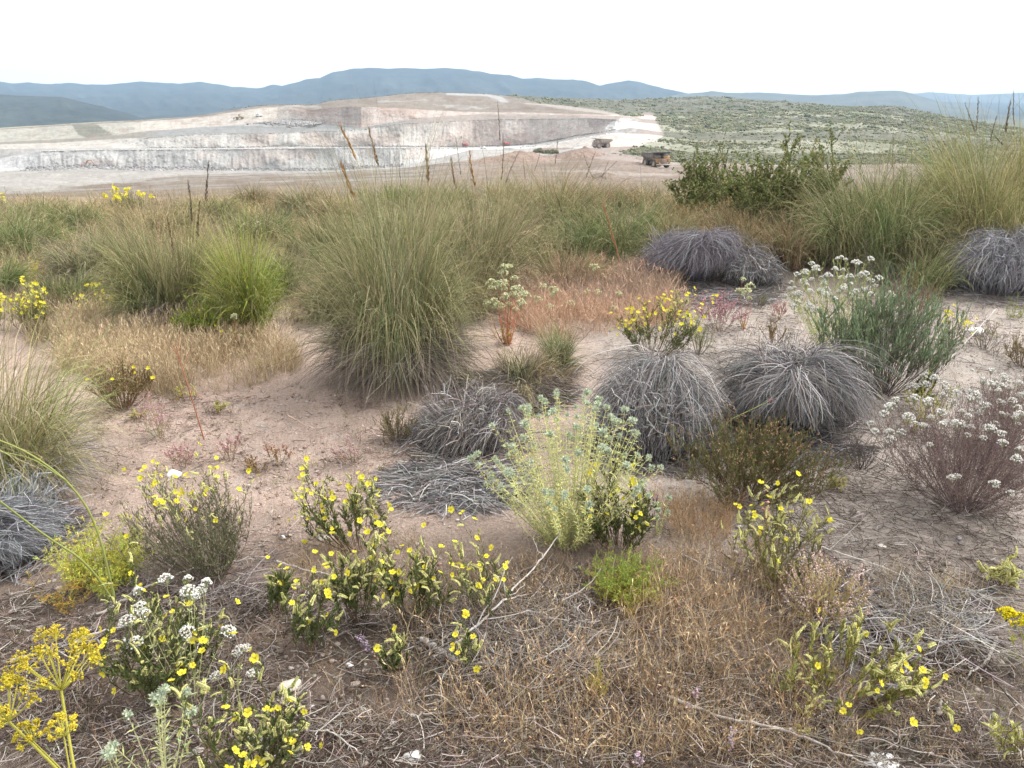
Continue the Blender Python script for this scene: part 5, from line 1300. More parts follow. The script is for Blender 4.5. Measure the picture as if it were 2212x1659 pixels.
spike_plant('small purple white spike at the bottom edge right of centre', 1578, 1640, 18, 1568, 513, 1, (.50, .38, .46), (.3, .28, .14), [((.33, .32, .10), 3)], .04, .0045, nleaf=60, group='purple flower spikes in the bottom grass', name='spike_flower')
spike_plant('small purple white spike nearest the bottom edge', 1372, 1660, 18, 1588, 514, 1, (.52, .40, .46), (.3, .28, .14), [((.30, .30, .10), 3)], .035, .0045, nleaf=50, group='purple flower spikes in the bottom grass', name='spike_flower')
spike_plant('dark purple spike beside the pale herb and rockrose', 1400, 1130, 14, 1035, 515, 1, (.30, .20, .25), (.25, .2, .14), [((.2, .2, .1), 1)], .06, .005, nleaf=10, group=None, name='spike_flower')
# red stemmed plants with cream heads
def cream(label, u, v, w, vtop, seed, n, sc=(1.5, 2.1)):
    r, P, Tw, rng, p, W, H, t = bush(label, u, v, w, vtop, seed, name='stonecrop_plant', cat='flowering herb', group='red stemmed stonecrops', nst=n, ntw=0, nleaf=0, stem=(.42, .14, .09), rstem=.0022, straight=.08, stem_u=(.6, 1.06))
    heads(r, GREENHEADS, P, Tw, n, rng, sc)
    mb = MB(); pos, d, tt = along(P, n * 14, rng, 0, .35)
    leaves(mb, pos, d + rng.normal(0, .6, d.shape), .022, .006, pick([((.33, .32, .07), 3), ((.38, .22, .08), 2)], len(pos), rng), rng); obj('leaves', mb, M_LEAF, r)
cream('cluster of red stemmed stonecrops right of the largest tussock', 1095, 745, 110, 572, 521, 22)
cream('pair of red stemmed stonecrops in pinkish straw', 1280, 680, 30, 566, 522, 3, (1.8, 2.3))
cream('red stemmed stonecrop behind the densely flowered rockrose', 1336, 690, 40, 628, 523, 2)
cream('red stemmed stonecrops left of the blue green shrub', 1605, 712, 50, 552, 524, 5)
cream('scattered low stonecrops between the straw clump and rockrose', 1190, 690, 120, 612, 525, 7)
cream('stonecrop arching over the dry grass in front of the broom', 520, 770, 30, 670, 526, 3, (1.0, 1.4))
cream('cream heads on the rim left of the largest tussock', 548, 520, 60, 458, 527, 4, (1.6, 2.2))
def red_stem(label, pts, seed, r=.0035, col=(.30, .12, .07)):
    p, _ = place(*pts[0]); rng = np.random.default_rng(seed); W3 = [np.zeros(3)]
    for u, v in pts[1:]: W3.append(at(u, v, p[1]) - p)
    W3 = np.array(W3); s = np.linspace(0, len(pts) - 1, 16); P = np.stack([np.interp(s, np.arange(len(pts)), W3[:, i]) for i in range(3)], -1)
    mb = MB(); tubes(mb, P[None], r * np.linspace(1, .45, 16)[None], np.array(col), 5)
    o = obj('dry_stalk', mb, M_WOOD, loc=p, smooth=True); tag(o, label, 'dry stalk', 'tall dry red stems')
    for k in range(6):
        i = rng.integers(5, 15); d = nrm(nrm(P[i] - P[i - 1]) + rng.normal(0, .5, 3)); T2 = P[i] + d * np.linspace(0, .1, 4)[:, None]
        mb = MB(); tubes(mb, T2[None], r * .35, np.array(col) * 1.1, 3); obj('side_twig', mb, M_WOOD, o)
    return o
red_stem('tall leaning dry red stem on the sand at left', [(441, 950), (420, 880), (395, 800), (375, 745)], 531)
red_stem('tall dry red stem in front of the leaning pale green tussock', [(1347, 600), (1330, 530), (1312, 470), (1300, 438)], 532, .006)
# curved leaf with a round pink head over the rusty shrub
p, _ = place(1500, 1010); rng = np.random.default_rng(9)
pts = np.array([at(*q) - p for q in ((1500, 1010, p[1]), (1520, 965, p[1]), (1580, 905, p[1]), (1665, 865, p[1]))]); s = np.linspace(0, 3, 16)
P = np.stack([np.interp(s, np.arange(4), pts[:, i]) for i in range(3)], -1)
g = thing('wild_leek', 'curved green stem ending in a small round pink head above the rusty shrub', 'flowering herb', p)
mb = MB(); tubes(mb, P[None], .0018, np.array([.33, .35, .15]), 4); obj('stem', mb, M_LEAF, g)
mb = MB(); d = nrm(rng.normal(size=(60, 3))); blobs(mb, d * .008, .003, pick([((.38, .2, .22), 3), ((.46, .28, .27), 2)], 60, rng)); obj('flower_head', mb, M_PETAL, g, loc=P[-1])
# sulphur yellow umbels at the right edge
r, P, Tw, rng, p, W, H, t = bush('sulphur yellow flat flower heads cut by the right edge', 2225, 1440, 130, 1285, 541, name='yellow_flowered_herb', cat='flowering herb', nst=12, ntw=1, nleaf=260, L=.02, Wd=.003, pal=[((.38, .38, .09), 3)], stem=(.40, .38, .14), rstem=.0016)
heads(r, YELHEADS, P, Tw[:0], 12, rng, (1.0, 1.3))
# little dry yellow rosettes on the sand
for k, (u, v, w, vt, lab) in enumerate([(1330, 1580, 0, 0, '')][:0]): pass
for k, (u, v, w, vt, lab) in enumerate([
    (468, 890, 30, 862, 'tiny yellowish succulent tuft on the sand at left'),
    (405, 868, 60, 832, 'yellowish succulent tuft at the edge of the straw grass'),
    (590, 800, 110, 765, 'row of yellow brown succulents at the right end of the straw grass'),
    (300, 905, 40, 880, 'small yellow tuft below the dark green shrub at left'),
    (1730, 1590, 26, 1572, 'orange round seed heads beside the crumbled white paper'),
    (1745, 1548, 60, 1505, 'yellow brown bud cluster behind the crumbled white paper'),
    (1970, 935, 70, 895, 'orange brown leafy tuft within the white flowered heath'),
    (1800, 1060, 40, 1035, 'small yellow green tuft right of the rusty shrub')]):
    R(lab, u, v, w, vt, 550 + k, nst=7, ntw=1, nleaf=60, nflow=0, nspike=9, spk=.9, pal=[((.34, .30, .07), 3), ((.38, .25, .08), 2)], group='yellowish succulent tufts')

# ------------------------------------------------------------------ stones, scraps, branches
ST = (.50, .49, .47)
stone('flat white stone on the sand at left', 377, 1028, 46, 601, (.60, .59, .57), .5, rough=.35)
stone('rounded white stone at the bottom edge left of centre', 893, 1640, 50, 602, (.58, .57, .55), .65)
stone('flat tan stone under the rockrose on the sand', 706, 1160, 50, 603, (.46, .42, .36), .3, asp=.9)
stone('grey tan boulder half hidden at the lower left of centre', 622, 1490, 62, 604, (.43, .40, .35), .8)
stone('tan stone below the grey boulder at lower left', 603, 1525, 44, 605, (.42, .38, .33), .7)
stone('pinkish stone in the bottom litter left of centre', 768, 1478, 26, 606, (.45, .36, .31), .6)
stone('pinkish oblong stone on the sand at lower right', 2062, 1452, 30, 607, (.42, .35, .29), .5, asp=.6)
stone('pale stone in the dry grass at the bottom right of centre', 1575, 1468, 40, 608, (.46, .42, .37), .6)
stone('small white stone on the sand beside the grey rockrose', 612, 1162, 14, 609, (.66, .65, .64), .8)
stone('pale stone left of the bottom rockrose', 545, 1462, 26, 610, (.45, .42, .37), .6)
stone('pale stone half buried on the right clearing', 1905, 1182, 26, 611, (.50, .47, .43), .5)
stone('grey stone behind the bottom left umbels', 272, 1388, 40, 612, (.44, .44, .43), .55)
stone('white stone on the far side of the blue green shrub', 2105, 720, 50, 613, (.55, .54, .52), .5)
stone('white stone at the bottom left of the pale whorled stems', 430, 1625, 34, 614, (.44, .42, .39), .5)
stone('flat stone under the long grey branch at the bottom', 780, 1542, 50, 615, (.40, .36, .31), .35)
PAP = (.68, .68, .67)
for k, (u, v, w, lab) in enumerate([(755, 1437, 28, 'white crumpled scrap on the ground in the lower middle'), (1742, 1542, 50, 'white crumbly scrap under the low spreading rockrose'), (1985, 1492, 42, 'white crumbly scrap beside grey sticks at lower right'), (1905, 1645, 66, 'largest white crumbly scrap at the bottom right edge'), (2062, 1618, 26, 'small white crumbly scrap near the bottom right corner'), (1385, 1478, 22, 'white scrap beside the small yellowing ferny plant'), (1560, 1150, 0, '')]):
    if w: stone(lab, u, v, w, 620 + k, PAP, .4, 'crumbled_plaster', 'plaster scrap', 'white crumbly scraps', 1.5, 4)
Bn = branch
Bn('long grey fallen branch across the lower middle', [(905, 1400), (945, 1418), (985, 1452), (1060, 1458), (1130, 1468), (1290, 1492)], .0075, 701, (.36, .34, .32), 9)
Bn('forked grey branch rising toward the pale herb', [(930, 1440), (1010, 1405), (1090, 1340), (1160, 1275), (1215, 1215)], .005, 702, (.38, .36, .34), 10, heights=[.02, .05, .08, .10, .14])
Bn('thin grey branch lying right of the forked one', [(960, 1400), (1060, 1360), (1130, 1320), (1220, 1290)], .0035, 703, (.40, .38, .36), 7)
Bn('long fallen twig under the grey rockrose at left', [(200, 1345), (320, 1285), (430, 1240), (530, 1225), (580, 1212)], .0055, 704, (.34, .31, .28), 5)
Bn('fallen twig running to the bushy rockrose pair', [(590, 1222), (690, 1245), (800, 1262)], .0045, 705, (.40, .38, .35), 3)
Bn('gnarled dark root curling round the low spreading rockrose', [(1880, 1345), (1935, 1400), (1955, 1450), (1955, 1490), (1920, 1520), (1870, 1530)], .011, 706, (.24, .225, .22), 10)
Bn('long thin cane across the right clearing', [(1650, 1160), (1780, 1195), (1930, 1245), (2090, 1310)], .003, 707, (.42, .40, .37), 3)
Bn('pale dry cane crossing the bottom right', [(1960, 1340), (2060, 1395), (2200, 1440)], .0025, 708, (.48, .44, .36), 2)
Bn('dark stick lying in the dry grass right of the ferny plant', [(1470, 1210), (1540, 1245), (1610, 1265)], .005, 709, (.27, .25, .235), 2)
Bn('grey stick on the sand at lower right', [(2155, 1385), (2130, 1440), (2085, 1475)], .006, 710, (.30, .28, .26), 2)
Bn('long bare twig in the bottom litter right of centre', [(1430, 1515), (1560, 1565), (1700, 1600), (1800, 1640), (1880, 1665)], .0055, 711, (.30, .275, .26), 8)
Bn('grey twig along the bottom edge', [(880, 1560), (960, 1548), (1080, 1560), (1180, 1570)], .004, 712, (.34, .31, .28), 5)
Bn('pale twig lying in the bottom left litter', [(560, 1610), (640, 1590), (720, 1600), (800, 1650)], .004, 713, (.38, .36, .33), 6)
Bn('dead grey brushwood under the cream pink thyme', [(1700, 1360), (1850, 1345), (1980, 1340), (2080, 1360)], .005, 714, (.31, .29, .285), 14)
Bn('bare twigs beside the low dead leaves at the left edge', [(20, 1440), (120, 1410), (230, 1380), (330, 1350)], .005, 715, (.33, .31, .29), 6)
Bn('grey stub sticking out near the bottom right corner', [(2020, 1560), (2030, 1530)], .006, 716, (.18, .16, .15), 0)
Bn('small fallen twig on the sand left of the largest tussock', [(620, 905), (680, 940)], .005, 717, (.34, .25, .20), 1)
Bn('pale branch arching down from the blue green shrub', [(2140, 740), (2060, 800), (1990, 840)], .0035, 718, (.40, .38, .36), 5, heights=[.25, .12, .02])

# ------------------------------------------------------------------ uncountable cover
SHORT = [((.38, .26, .15), 3), ((.31, .20, .115), 3), ((.46, .35, .22), 2), ((.20, .14, .09), 2.5)]
PINKS = [((.47, .31, .22), 3), ((.40, .27, .185), 3), ((.54, .40, .30), 2)]
LIT = [((.18, .145, .125), 3), ((.28, .245, .22), 3), ((.09, .07, .06), 4), ((.40, .37, .34), 1.3)]
dry_grass('golden dry grass with ears in front of the broom and dark shrub at left', [(150, 700), (420, 715), (640, 770), (650, 800), (500, 850), (330, 862), (130, 800)], 30000, .19, STRAW, 801, ears=.3, bend=.7)
dry_grass('tan grass between the yellow shrubs at far left', [(60, 640), (300, 650), (260, 740), (60, 760)], 7000, .18, STRAW + TANS, 802)
dry_grass('pinkish straw around the red stemmed stonecrops', [(1080, 620), (1440, 600), (1480, 690), (1300, 740), (1180, 740), (1090, 700)], 17000, .24, PINKS, 803, bend=1.1, tilt=.7, ears=.1)
dry_grass('brown dry grass under the green shrub row', [(1440, 480), (1740, 500), (1740, 590), (1440, 560)], 12000, .34, [((.34, .23, .12), 3), ((.27, .18, .095), 3), ((.42, .30, .17), 2)], 804, ears=.2)
dry_grass('faded grass covering the slope between the tussocks at left', [(-60, 445), (760, 440), (760, 560), (480, 600), (-60, 600)], 26000, .26, [((.34, .26, .16), 3), ((.27, .23, .125), 3), ((.42, .32, .20), 2), ((.20, .20, .10), 2)], 805, ears=.1)
dry_grass('russet grass on the rim below the haul road', [(760, 428), (1560, 425), (1500, 530), (1000, 560), (760, 560)], 24000, .30, REDT + TANS, 806, ears=.1)
dry_grass('grass on the rim at right between the big tussocks', [(1560, 430), (2300, 440), (2300, 540), (1560, 560)], 12000, .32, GRN2 + TANS, 807)
dry_grass('short rusty grass over the bottom of the photo', [(960, 1230), (1660, 1180), (1760, 1400), (1760, 1665), (700, 1665), (820, 1480)], 13000, .085, SHORT, 808, bend=1.3, tilt=.6, wid=.0010, ears=.15)
dry_grass('rusty grass tufts below the rusty green shrub', [(1420, 1080), (1600, 1090), (1560, 1180), (1430, 1190)], 1600, .12, SHORT, 809, ears=.2)
dry_grass('pale dry grass right of the cream pink thyme', [(1880, 1240), (2100, 1250), (2080, 1420), (1900, 1400)], 1100, .10, STRAW, 810)
dry_grass('sparse dry grass on the bottom left litter', [(0, 1350), (700, 1300), (800, 1660), (0, 1660)], 2200, .07, SHORT, 811, wid=.001)
dry_grass('tan grass filling the gaps around the large left tussocks', [(-60, 560), (760, 560), (700, 720), (-60, 720)], 16000, .17, TANS + STRAW, 814)
dry_grass('straw between the stonecrops and the dead mounds', [(1040, 560), (1480, 560), (1480, 640), (1040, 640)], 7000, .2, PINKS + TANS, 815)
dry_grass('fine dry wisps on the sand patch', [(280, 870), (820, 880), (860, 1200), (300, 1260)], 900, .06, PINKS + DEAD, 812, wid=.001)
dry_grass('wisps over the pale ground at right', [(1450, 640), (2212, 660), (2212, 900), (1880, 900), (1500, 820)], 1600, .10, DEAD + GREY, 813)
dry_grass('taller straw tufts standing in the bottom rusty grass', [(900, 1290), (1760, 1250), (1760, 1400), (1850, 1665), (1150, 1665), (800, 1560)], 5200, .15, STRAW + SHORT, 816, tuft=13, bend=.9, tilt=.45, wid=.0012, ears=.2)
dry_grass('sparse straw tufts at the bottom right', [(1700, 1380), (2212, 1330), (2212, 1665), (1700, 1665)], 2200, .09, STRAW + SHORT, 817, tuft=9, tilt=.6, wid=.0011)
dry_grass('dry grass around the foot of the central herb and rockroses', [(600, 1180), (1500, 1150), (1500, 1300), (620, 1330)], 5200, .09, SHORT + STRAW, 818, tuft=8, tilt=.6, wid=.0011)
LOWP = [((.16, .155, .07), 3), ((.24, .17, .09), 3), ((.30, .19, .12), 2), ((.20, .21, .09), 2), ((.34, .29, .15), 1)]
sprigs('tiny low herbs and seedlings scattered over the sand at left', [(200, 830), (860, 830), (1010, 1010), (980, 1260), (200, 1260)], 420, .035, LOWP, 851)
sprigs('tiny low herbs scattered over the pale ground at right', [(1060, 640), (2212, 630), (2212, 960), (1560, 930), (1100, 800)], 620, .05, LOWP, 852)
sprigs('tiny low herbs among the bottom litter', [(0, 1250), (2212, 1150), (2212, 1660), (0, 1660)], 900, .035, LOWP, 853)
sprigs('low grey green herbs filling gaps between the left tussocks', [(0, 560), (720, 560), (720, 720), (0, 720)], 500, .09, LOWP + GREENS, 854)
plant_litter('dead leaves and bits of straw gathered round the foot of the plants', 840)
twig_litter('twigs and dead leaves littering the bottom ground', [(0, 1290), (1000, 1250), (1700, 1210), (2212, 1330), (2212, 1660), (0, 1660)], 24000, (.02, .15), 821, LIT)
twig_litter('grey twig litter around the white flowered heath', [(1560, 1090), (1880, 930), (2212, 960), (2212, 1320), (1850, 1330), (1700, 1250)], 5200, (.02, .14), 822, LIT)
twig_litter('dark litter scattered over the sand patch', [(200, 860), (830, 860), (1000, 1130), (760, 1260), (200, 1260)], 6500, (.008, .07), 823, [((.17, .12, .10), 3), ((.27, .20, .17), 2)], keep=.42)
twig_litter('litter over the pale ground in the middle right', [(1050, 640), (2212, 620), (2212, 960), (1540, 930), (1080, 850)], 6000, (.02, .13), 824, LIT + [((.33, .31, .33), 3)])
twig_litter('tangled grey brushwood litter at lower right', [(1680, 1290), (2130, 1290), (2100, 1420), (1760, 1420)], 1500, (.06, .28), 825, [((.29, .275, .27), 3), ((.20, .185, .18), 2), ((.40, .38, .36), 1)], h=.05)
twig_litter('tangled dead twigs around the long grey branch', [(840, 1330), (1260, 1300), (1300, 1490), (860, 1490)], 2000, (.05, .25), 826, [((.27, .25, .235), 3), ((.15, .13, .12), 3), ((.42, .40, .38), 1)], h=.06)
twig_litter('bare grey twigs around the grey rockrose', [(260, 1150), (600, 1170), (560, 1320), (280, 1330)], 1100, (.05, .22), 827, [((.27, .24, .23), 3), ((.17, .145, .14), 3)], h=.06)
pebbles('pebbles scattered over the bottom ground', [(0, 1250), (2212, 1250), (2212, 1660), (0, 1660)], 3600, (.002, .014), 831, [((.30, .26, .23), 4), ((.40, .37, .34), 1.2), ((.24, .195, .165), 3)])
pebbles('pebbles scattered over the sand at left and centre', [(200, 850), (1000, 850), (1000, 1260), (200, 1260)], 4200, (.002, .012), 832, [((.33, .27, .235), 4), ((.42, .38, .35), .6), ((.24, .18, .15), 3)])
pebbles('pale gravel over the ground at right', [(1400, 640), (2212, 640), (2212, 1250), (1400, 1250)], 4200, (.002, .016), 833, [((.34, .31, .285), 4), ((.44, .42, .40), 1.2), ((.25, .225, .21), 3)])
# ------------------------------------------------------------------ machines in the quarry
def box(mb, c, s, col, taper=1.0, shear=0.0):
    c = np.array(c, float); s = np.array(s, float) / 2
    v = np.array([[x, y, z] for z in (-1, 1) for x, y in ((-1, -1), (1, -1), (1, 1), (-1, 1))], float)
    v[4:, :2] *= taper
    v = v * s; v[4:, 0] += shear
    mb.add(v + c, np.array(col), [(3, 2, 1, 0), (4, 5, 6, 7), (0, 1, 5, 4), (1, 2, 6, 5), (2, 3, 7, 6), (3, 0, 4, 7)])
def prism(mb, prof, y0, y1, col):
    n = len(prof); v = [(x, y0, z) for x, z in prof] + [(x, y1, z) for x, z in prof]
    q = [(i, (i + 1) % n, n + (i + 1) % n, n + i) for i in range(n)]
    cx, cz = np.mean(prof, 0); v += [(cx, y0, cz), (cx, y1, cz)]
    t = [((i + 1) % n, i, 2 * n) for i in range(n)] + [(n + i, n + (i + 1) % n, 2 * n + 1) for i in range(n)]
    mb.add(v, np.array(col), q, t)
def wheel_mesh(r, w, col, n=20):
    mb = MB(); a = np.arange(n) / n * 2 * PI
    prof = [(r * .55, -w / 2), (r * .93, -w / 2), (r, -w * .36), (r, w * .36), (r * .93, w / 2), (r * .55, w / 2)]
    v = np.array([[(R * math.cos(t), y, R * math.sin(t)) for t in a] for R, y in prof])
    v[2:4, ::2] *= [.965, 1, .965]
    idx = np.arange(len(prof) * n).reshape(len(prof), n); j = np.roll(idx, -1, 1)
    mb.add(v, np.array(col), np.stack([idx[:-1], idx[1:], j[1:], j[:-1]], -1)); return mb
def disc_mesh(r, w, col, n=16):
    mb = MB(); a = np.arange(n) / n * 2 * PI
    for s in (-1, 1):
        v = [(r * math.cos(t), s * w / 2, r * math.sin(t)) for t in a] + [(0, s * w * .30, 0)]
        mb.add(v, np.array(col), None, [(i, (i + 1) % n, n) for i in range(n)])
    return mb
def add_wheel(root, x, y, r, w, tcol=(.06, .055, .05), rcol=(.30, .24, .15)):
    o = obj('wheel', wheel_mesh(r, w, tcol), M_PAINT, root, (x, y, r)); obj('rim', disc_mesh(r * .58, w * .8, rcol), M_PAINT, o); return o

def haul_truck(label, u, v, yaw, dust, s=.88):
    p = far_point(u, v)
    t = thing('haul_truck', label, 'dump truck', p + [0, 0, -.05], yaw, 'mining haul trucks')
    D = np.array([.33, .285, .245])
    mixc = lambda c: np.array(c) * (1 - dust) + D * dust
    yel = mixc((.36, .20, .06)); dark = mixc((.05, .05, .05)); gry = mixc((.09, .085, .08))
    mb = MB(); box(mb, (-.2, 0, 1.55), (7.4, 1.7, .8), gry); box(mb, (-1.9, 0, 1.25), (.7, 3.4, .7), gry); box(mb, (2.6, 0, 1.25), (.5, 3.6, .5), gry)
    box(mb, (.6, 1.55, 1.5), (1.6, .8, .9), gry); box(mb, (.6, -1.55, 1.5), (1.6, .8, .9), gry)
    obj('chassis', mb, M_PAINT, t)
    mb = MB(); prof = [(1.9, 2.25), (2.1, 4.35), (1.75, 4.35), (-3.9, 3.95), (-4.6, 3.75), (-4.3, 3.3), (-1.6, 1.95), (.6, 2.05)]
    for s in (-1, 1): prism(mb, prof, s * 2.35 - .12, s * 2.35 + .12, gry)
    prism(mb, [(1.9, 2.25), (2.1, 4.2), (1.8, 4.2), (1.6, 2.6), (.5, 2.35), (-1.6, 2.25), (-4.2, 3.55), (-4.3, 3.3), (-1.6, 1.95), (.6, 2.05)], -2.23, 2.23, gry * .9)
    for k in range(5):
        x = 1.2 - k * .95
        for s in (-1, 1): box(mb, (x, s * 2.53, 3.05), (.2, .16, 1.7), gry * 1.08)
    for s in (-1, 1): box(mb, (-1.0, s * 2.5, 4.06), (5.6, .26, .18), gry * 1.1)
    bed = obj('dump_bed', mb, M_PAINT, t)
    mb = MB(); box(mb, (3.15, 0, 4.42), (2.5, 4.9, .16), dark * 1.4); box(mb, (4.35, 0, 4.50), (.14, 4.9, .26), gry); obj('canopy', mb, M_PAINT, bed)
    mb = MB(); n = 24; xs = np.linspace(-3.2, 1.7, n); yy = np.linspace(-2.2, 2.2, n); X, Y = np.meshgrid(xs, yy)
    Z = 3.3 + .75 * np.exp(-((X + .3) ** 2 / 3 + Y ** 2 / 3)) + (fbm(X * 2, Y * 2, 5, 3) - .5) * .5
    idx = np.arange(n * n).reshape(n, n); mb.add(np.stack([X, Y, Z], -1), np.array([.40, .37, .34]), np.stack([idx[:-1, :-1], idx[:-1, 1:], idx[1:, 1:], idx[1:, :-1]], -1))
    obj('rock_load', mb, M_ROCK, bed)
    mb = MB(); box(mb, (3.1, 0, 2.55), (2.1, 4.8, .16), yel); box(mb, (3.1, -1.6, 2.0), (1.7, 1.2, 1.0), yel); box(mb, (3.1, 1.6, 2.0), (1.7, 1.2, 1.0), yel)
    obj('deck', mb, M_PAINT, t)
    mb = MB(); box(mb, (3.1, 0, 1.95), (2.0, 2.2, 1.25), yel * .9); obj('engine_hood', mb, M_PAINT, t)
    mb = MB(); box(mb, (4.14, 0, 1.95), (.10, 2.1, 1.3), mixc((.20, .13, .11)))
    for k in range(7): box(mb, (4.21, 0, 1.4 + k * .18), (.05, 1.95, .06), mixc((.27, .18, .15)))
    obj('grille', mb, M_PAINT, t)
    mb = MB(); box(mb, (4.25, 0, 1.05), (.35, 4.5, .4), mixc((.30, .27, .24))); obj('bumper', mb, M_PAINT, t)
    cab = MB(); box(cab, (3.05, 1.25, 3.05), (1.5, 1.75, .85), yel); box(cab, (3.05, 1.25, 4.22), (1.65, 1.9, .14), dark)
    for sx in (-.68, .68):
        for sy in (-.8, .8): box(cab, (3.05 + sx, 1.25 + sy, 3.83), (.14, .14, .72), yel * .8)
    c = obj('cab', cab, M_PAINT, t)
    mb = MB(); box(mb, (3.05, 1.25, 3.82), (1.36, 1.6, .68), (.22, .28, .30)); obj('cab_window', mb, M_GLASS, c)
    mb = MB(); box(mb, (3.0, -1.3, 3.1), (1.1, 1.5, .95), dark); obj('air_filter', mb, M_PAINT, t)
    for s in (-1, 1):
        mb = MB(); K = np.linspace(0, 1, 4)[:, None]; P = np.array([4.1, s * 1.6, 2.6]) * (1 - K) + np.array([4.3, s * 1.6, 1.0]) * K
        tubes(mb, np.stack([P + [0, .25, 0], P - [0, .25, 0]]), .04, yel, 4)
        for k in range(5): box(mb, (4.12 + .04 * k, s * 1.6, 2.4 - k * .3), (.08, .5, .05), yel)
        obj('ladder', mb, M_PAINT, t)
        mb = MB(); box(mb, (4.24, s * 1.25, 1.5), (.08, .3, .22), (.6, .58, .5)); obj('headlight', mb, M_PAINT, t)
    wc = mixc((.05, .047, .045)) * .55; rc = mixc((.30, .24, .14))
    for s in (-1, 1):
        add_wheel(t, 2.6, s * 2.0, 1.28, .85, wc, rc); add_wheel(t, -1.9, s * 2.25, 1.28, .75, wc, rc); add_wheel(t, -1.9, s * 1.42, 1.28, .75, wc, rc)
    t.scale = (s,) * 3
    return t
haul_truck('haul truck with orange cab and dark canopy coming down the road toward the camera', 1417, 362.5, math.atan2(-.94, .36), .32, .80)
haul_truck('dust grey loaded haul truck seen from the side farther up the dusty road', 1300, 319.5, math.atan2(-.36, -.93), .86, 1.12)

def tracks(root, L=4.2, gap=1.1, w=.6, h=.9, col=(.09, .085, .08)):
    for s in (-1, 1):
        mb = MB(); a = np.linspace(PI / 2, 3 * PI / 2, 8)
        prof = [(-L / 2 + h / 2 + h / 2 * math.cos(t), h / 2 + h / 2 * math.sin(t)) for t in a] + [(L / 2 - h / 2 - h / 2 * math.cos(t), h / 2 - h / 2 * math.sin(t)) for t in a]
        prism(mb, prof, s * gap - w / 2, s * gap + w / 2, col); obj('crawler_track', mb, M_PAINT, root)
def drill_rig(label, u, v, yaw, mast=9.0, tilt=0.0):
    t = thing('drill_rig', label, 'drill rig', far_point(u, v), yaw, 'red drill rigs on the upper bench')
    red = (.42, .12, .12); tracks(t, 4.0)
    mb = MB(); box(mb, (-.5, 0, 1.9), (4.2, 2.3, 1.5), red, .94); box(mb, (-1.6, 0, 2.75), (1.8, 2.0, .3), red); obj('engine_body', mb, M_PAINT, t)
    mb = MB(); box(mb, (1.5, .7, 2.2), (1.3, 1.2, 1.9), red, .9); c = obj('cab', mb, M_PAINT, t)
    mb = MB(); box(mb, (1.6, .7, 2.6), (1.34, 1.1, .8), (.15, .17, .18)); obj('cab_window', mb, M_GLASS, c)
    mb = MB()
    for sx, sy in ((-.25, -.3), (.25, -.3), (-.25, .3), (.25, .3)): box(mb, (2.9 + sx, sy, mast / 2 + .4), (.12, .12, mast), (.12, .10, .10))
    for k in range(int(mast / .9)): box(mb, (2.9, 0, .9 + k * .9), (.6, .7, .07), (.13, .11, .11))
    box(mb, (2.9, 0, mast + .5), (.8, .8, .4), (.16, .12, .12)); box(mb, (3.05, 0, mast * .45), (.5, .5, 1.2), (.3, .08, .08)); obj('mast', mb, M_PAINT, t)
    mb = MB(); P = np.array([[[.8, -.2, 2.6], [1.6, -.2, 4.2], [2.7, -.1, 4.6]]]); tubes(mb, P, .18, np.array(red), 6); obj('boom', mb, M_PAINT, t)
drill_rig('red drill rig farther left, partly behind grass stalks', 1005, 317.2, math.atan2(-.3, -.95), 7.5)
drill_rig('red drill rig with upright dark mast, the right one of two', 1094, 315.3, math.atan2(-.3, -.95), 9.0)

def car(label, u, v, yaw, col=(.78, .78, .78), group='white vehicles in the quarry', name='off_road_car', cat='car', s=1.0):
    t = thing(name, label, cat, far_point(u, v), yaw, group)
    mb = MB(); prism(mb, [(-2.3, .5), (2.35, .5), (2.4, .95), (1.2, 1.15), (-2.3, 1.2)], -.9, .9, col); obj('body', mb, M_PAINT, t)
    mb = MB(); prism(mb, [(-2.2, 1.2), (1.15, 1.15), (.55, 1.85), (-2.1, 1.88)], -.8, .8, col); c = obj('cabin', mb, M_PAINT, t)
    mb = MB(); prism(mb, [(-1.9, 1.28), (.85, 1.25), (.45, 1.72), (-1.9, 1.74)], -.83, .83, (.06, .07, .08)); obj('window', mb, M_GLASS, c)
    mb = MB(); box(mb, (2.42, 0, .62), (.12, 1.7, .25), (.08, .08, .08)); obj('bumper', mb, M_PAINT, t)
    for x in (-1.4, 1.45):
        for y in (-.85, .85): add_wheel(t, x, y, .38, .25, (.03, .03, .03), (.4, .4, .4))
    t.scale = (s, s, s)
car('white off road car parked on the pale ramp of the quarry', 1045, 321.5, math.atan2(-.25, .97))
car('white pickup on the upper bench at left beside the grey rubble', 561, 252.3, math.atan2(-.2, .98), s=1.5)

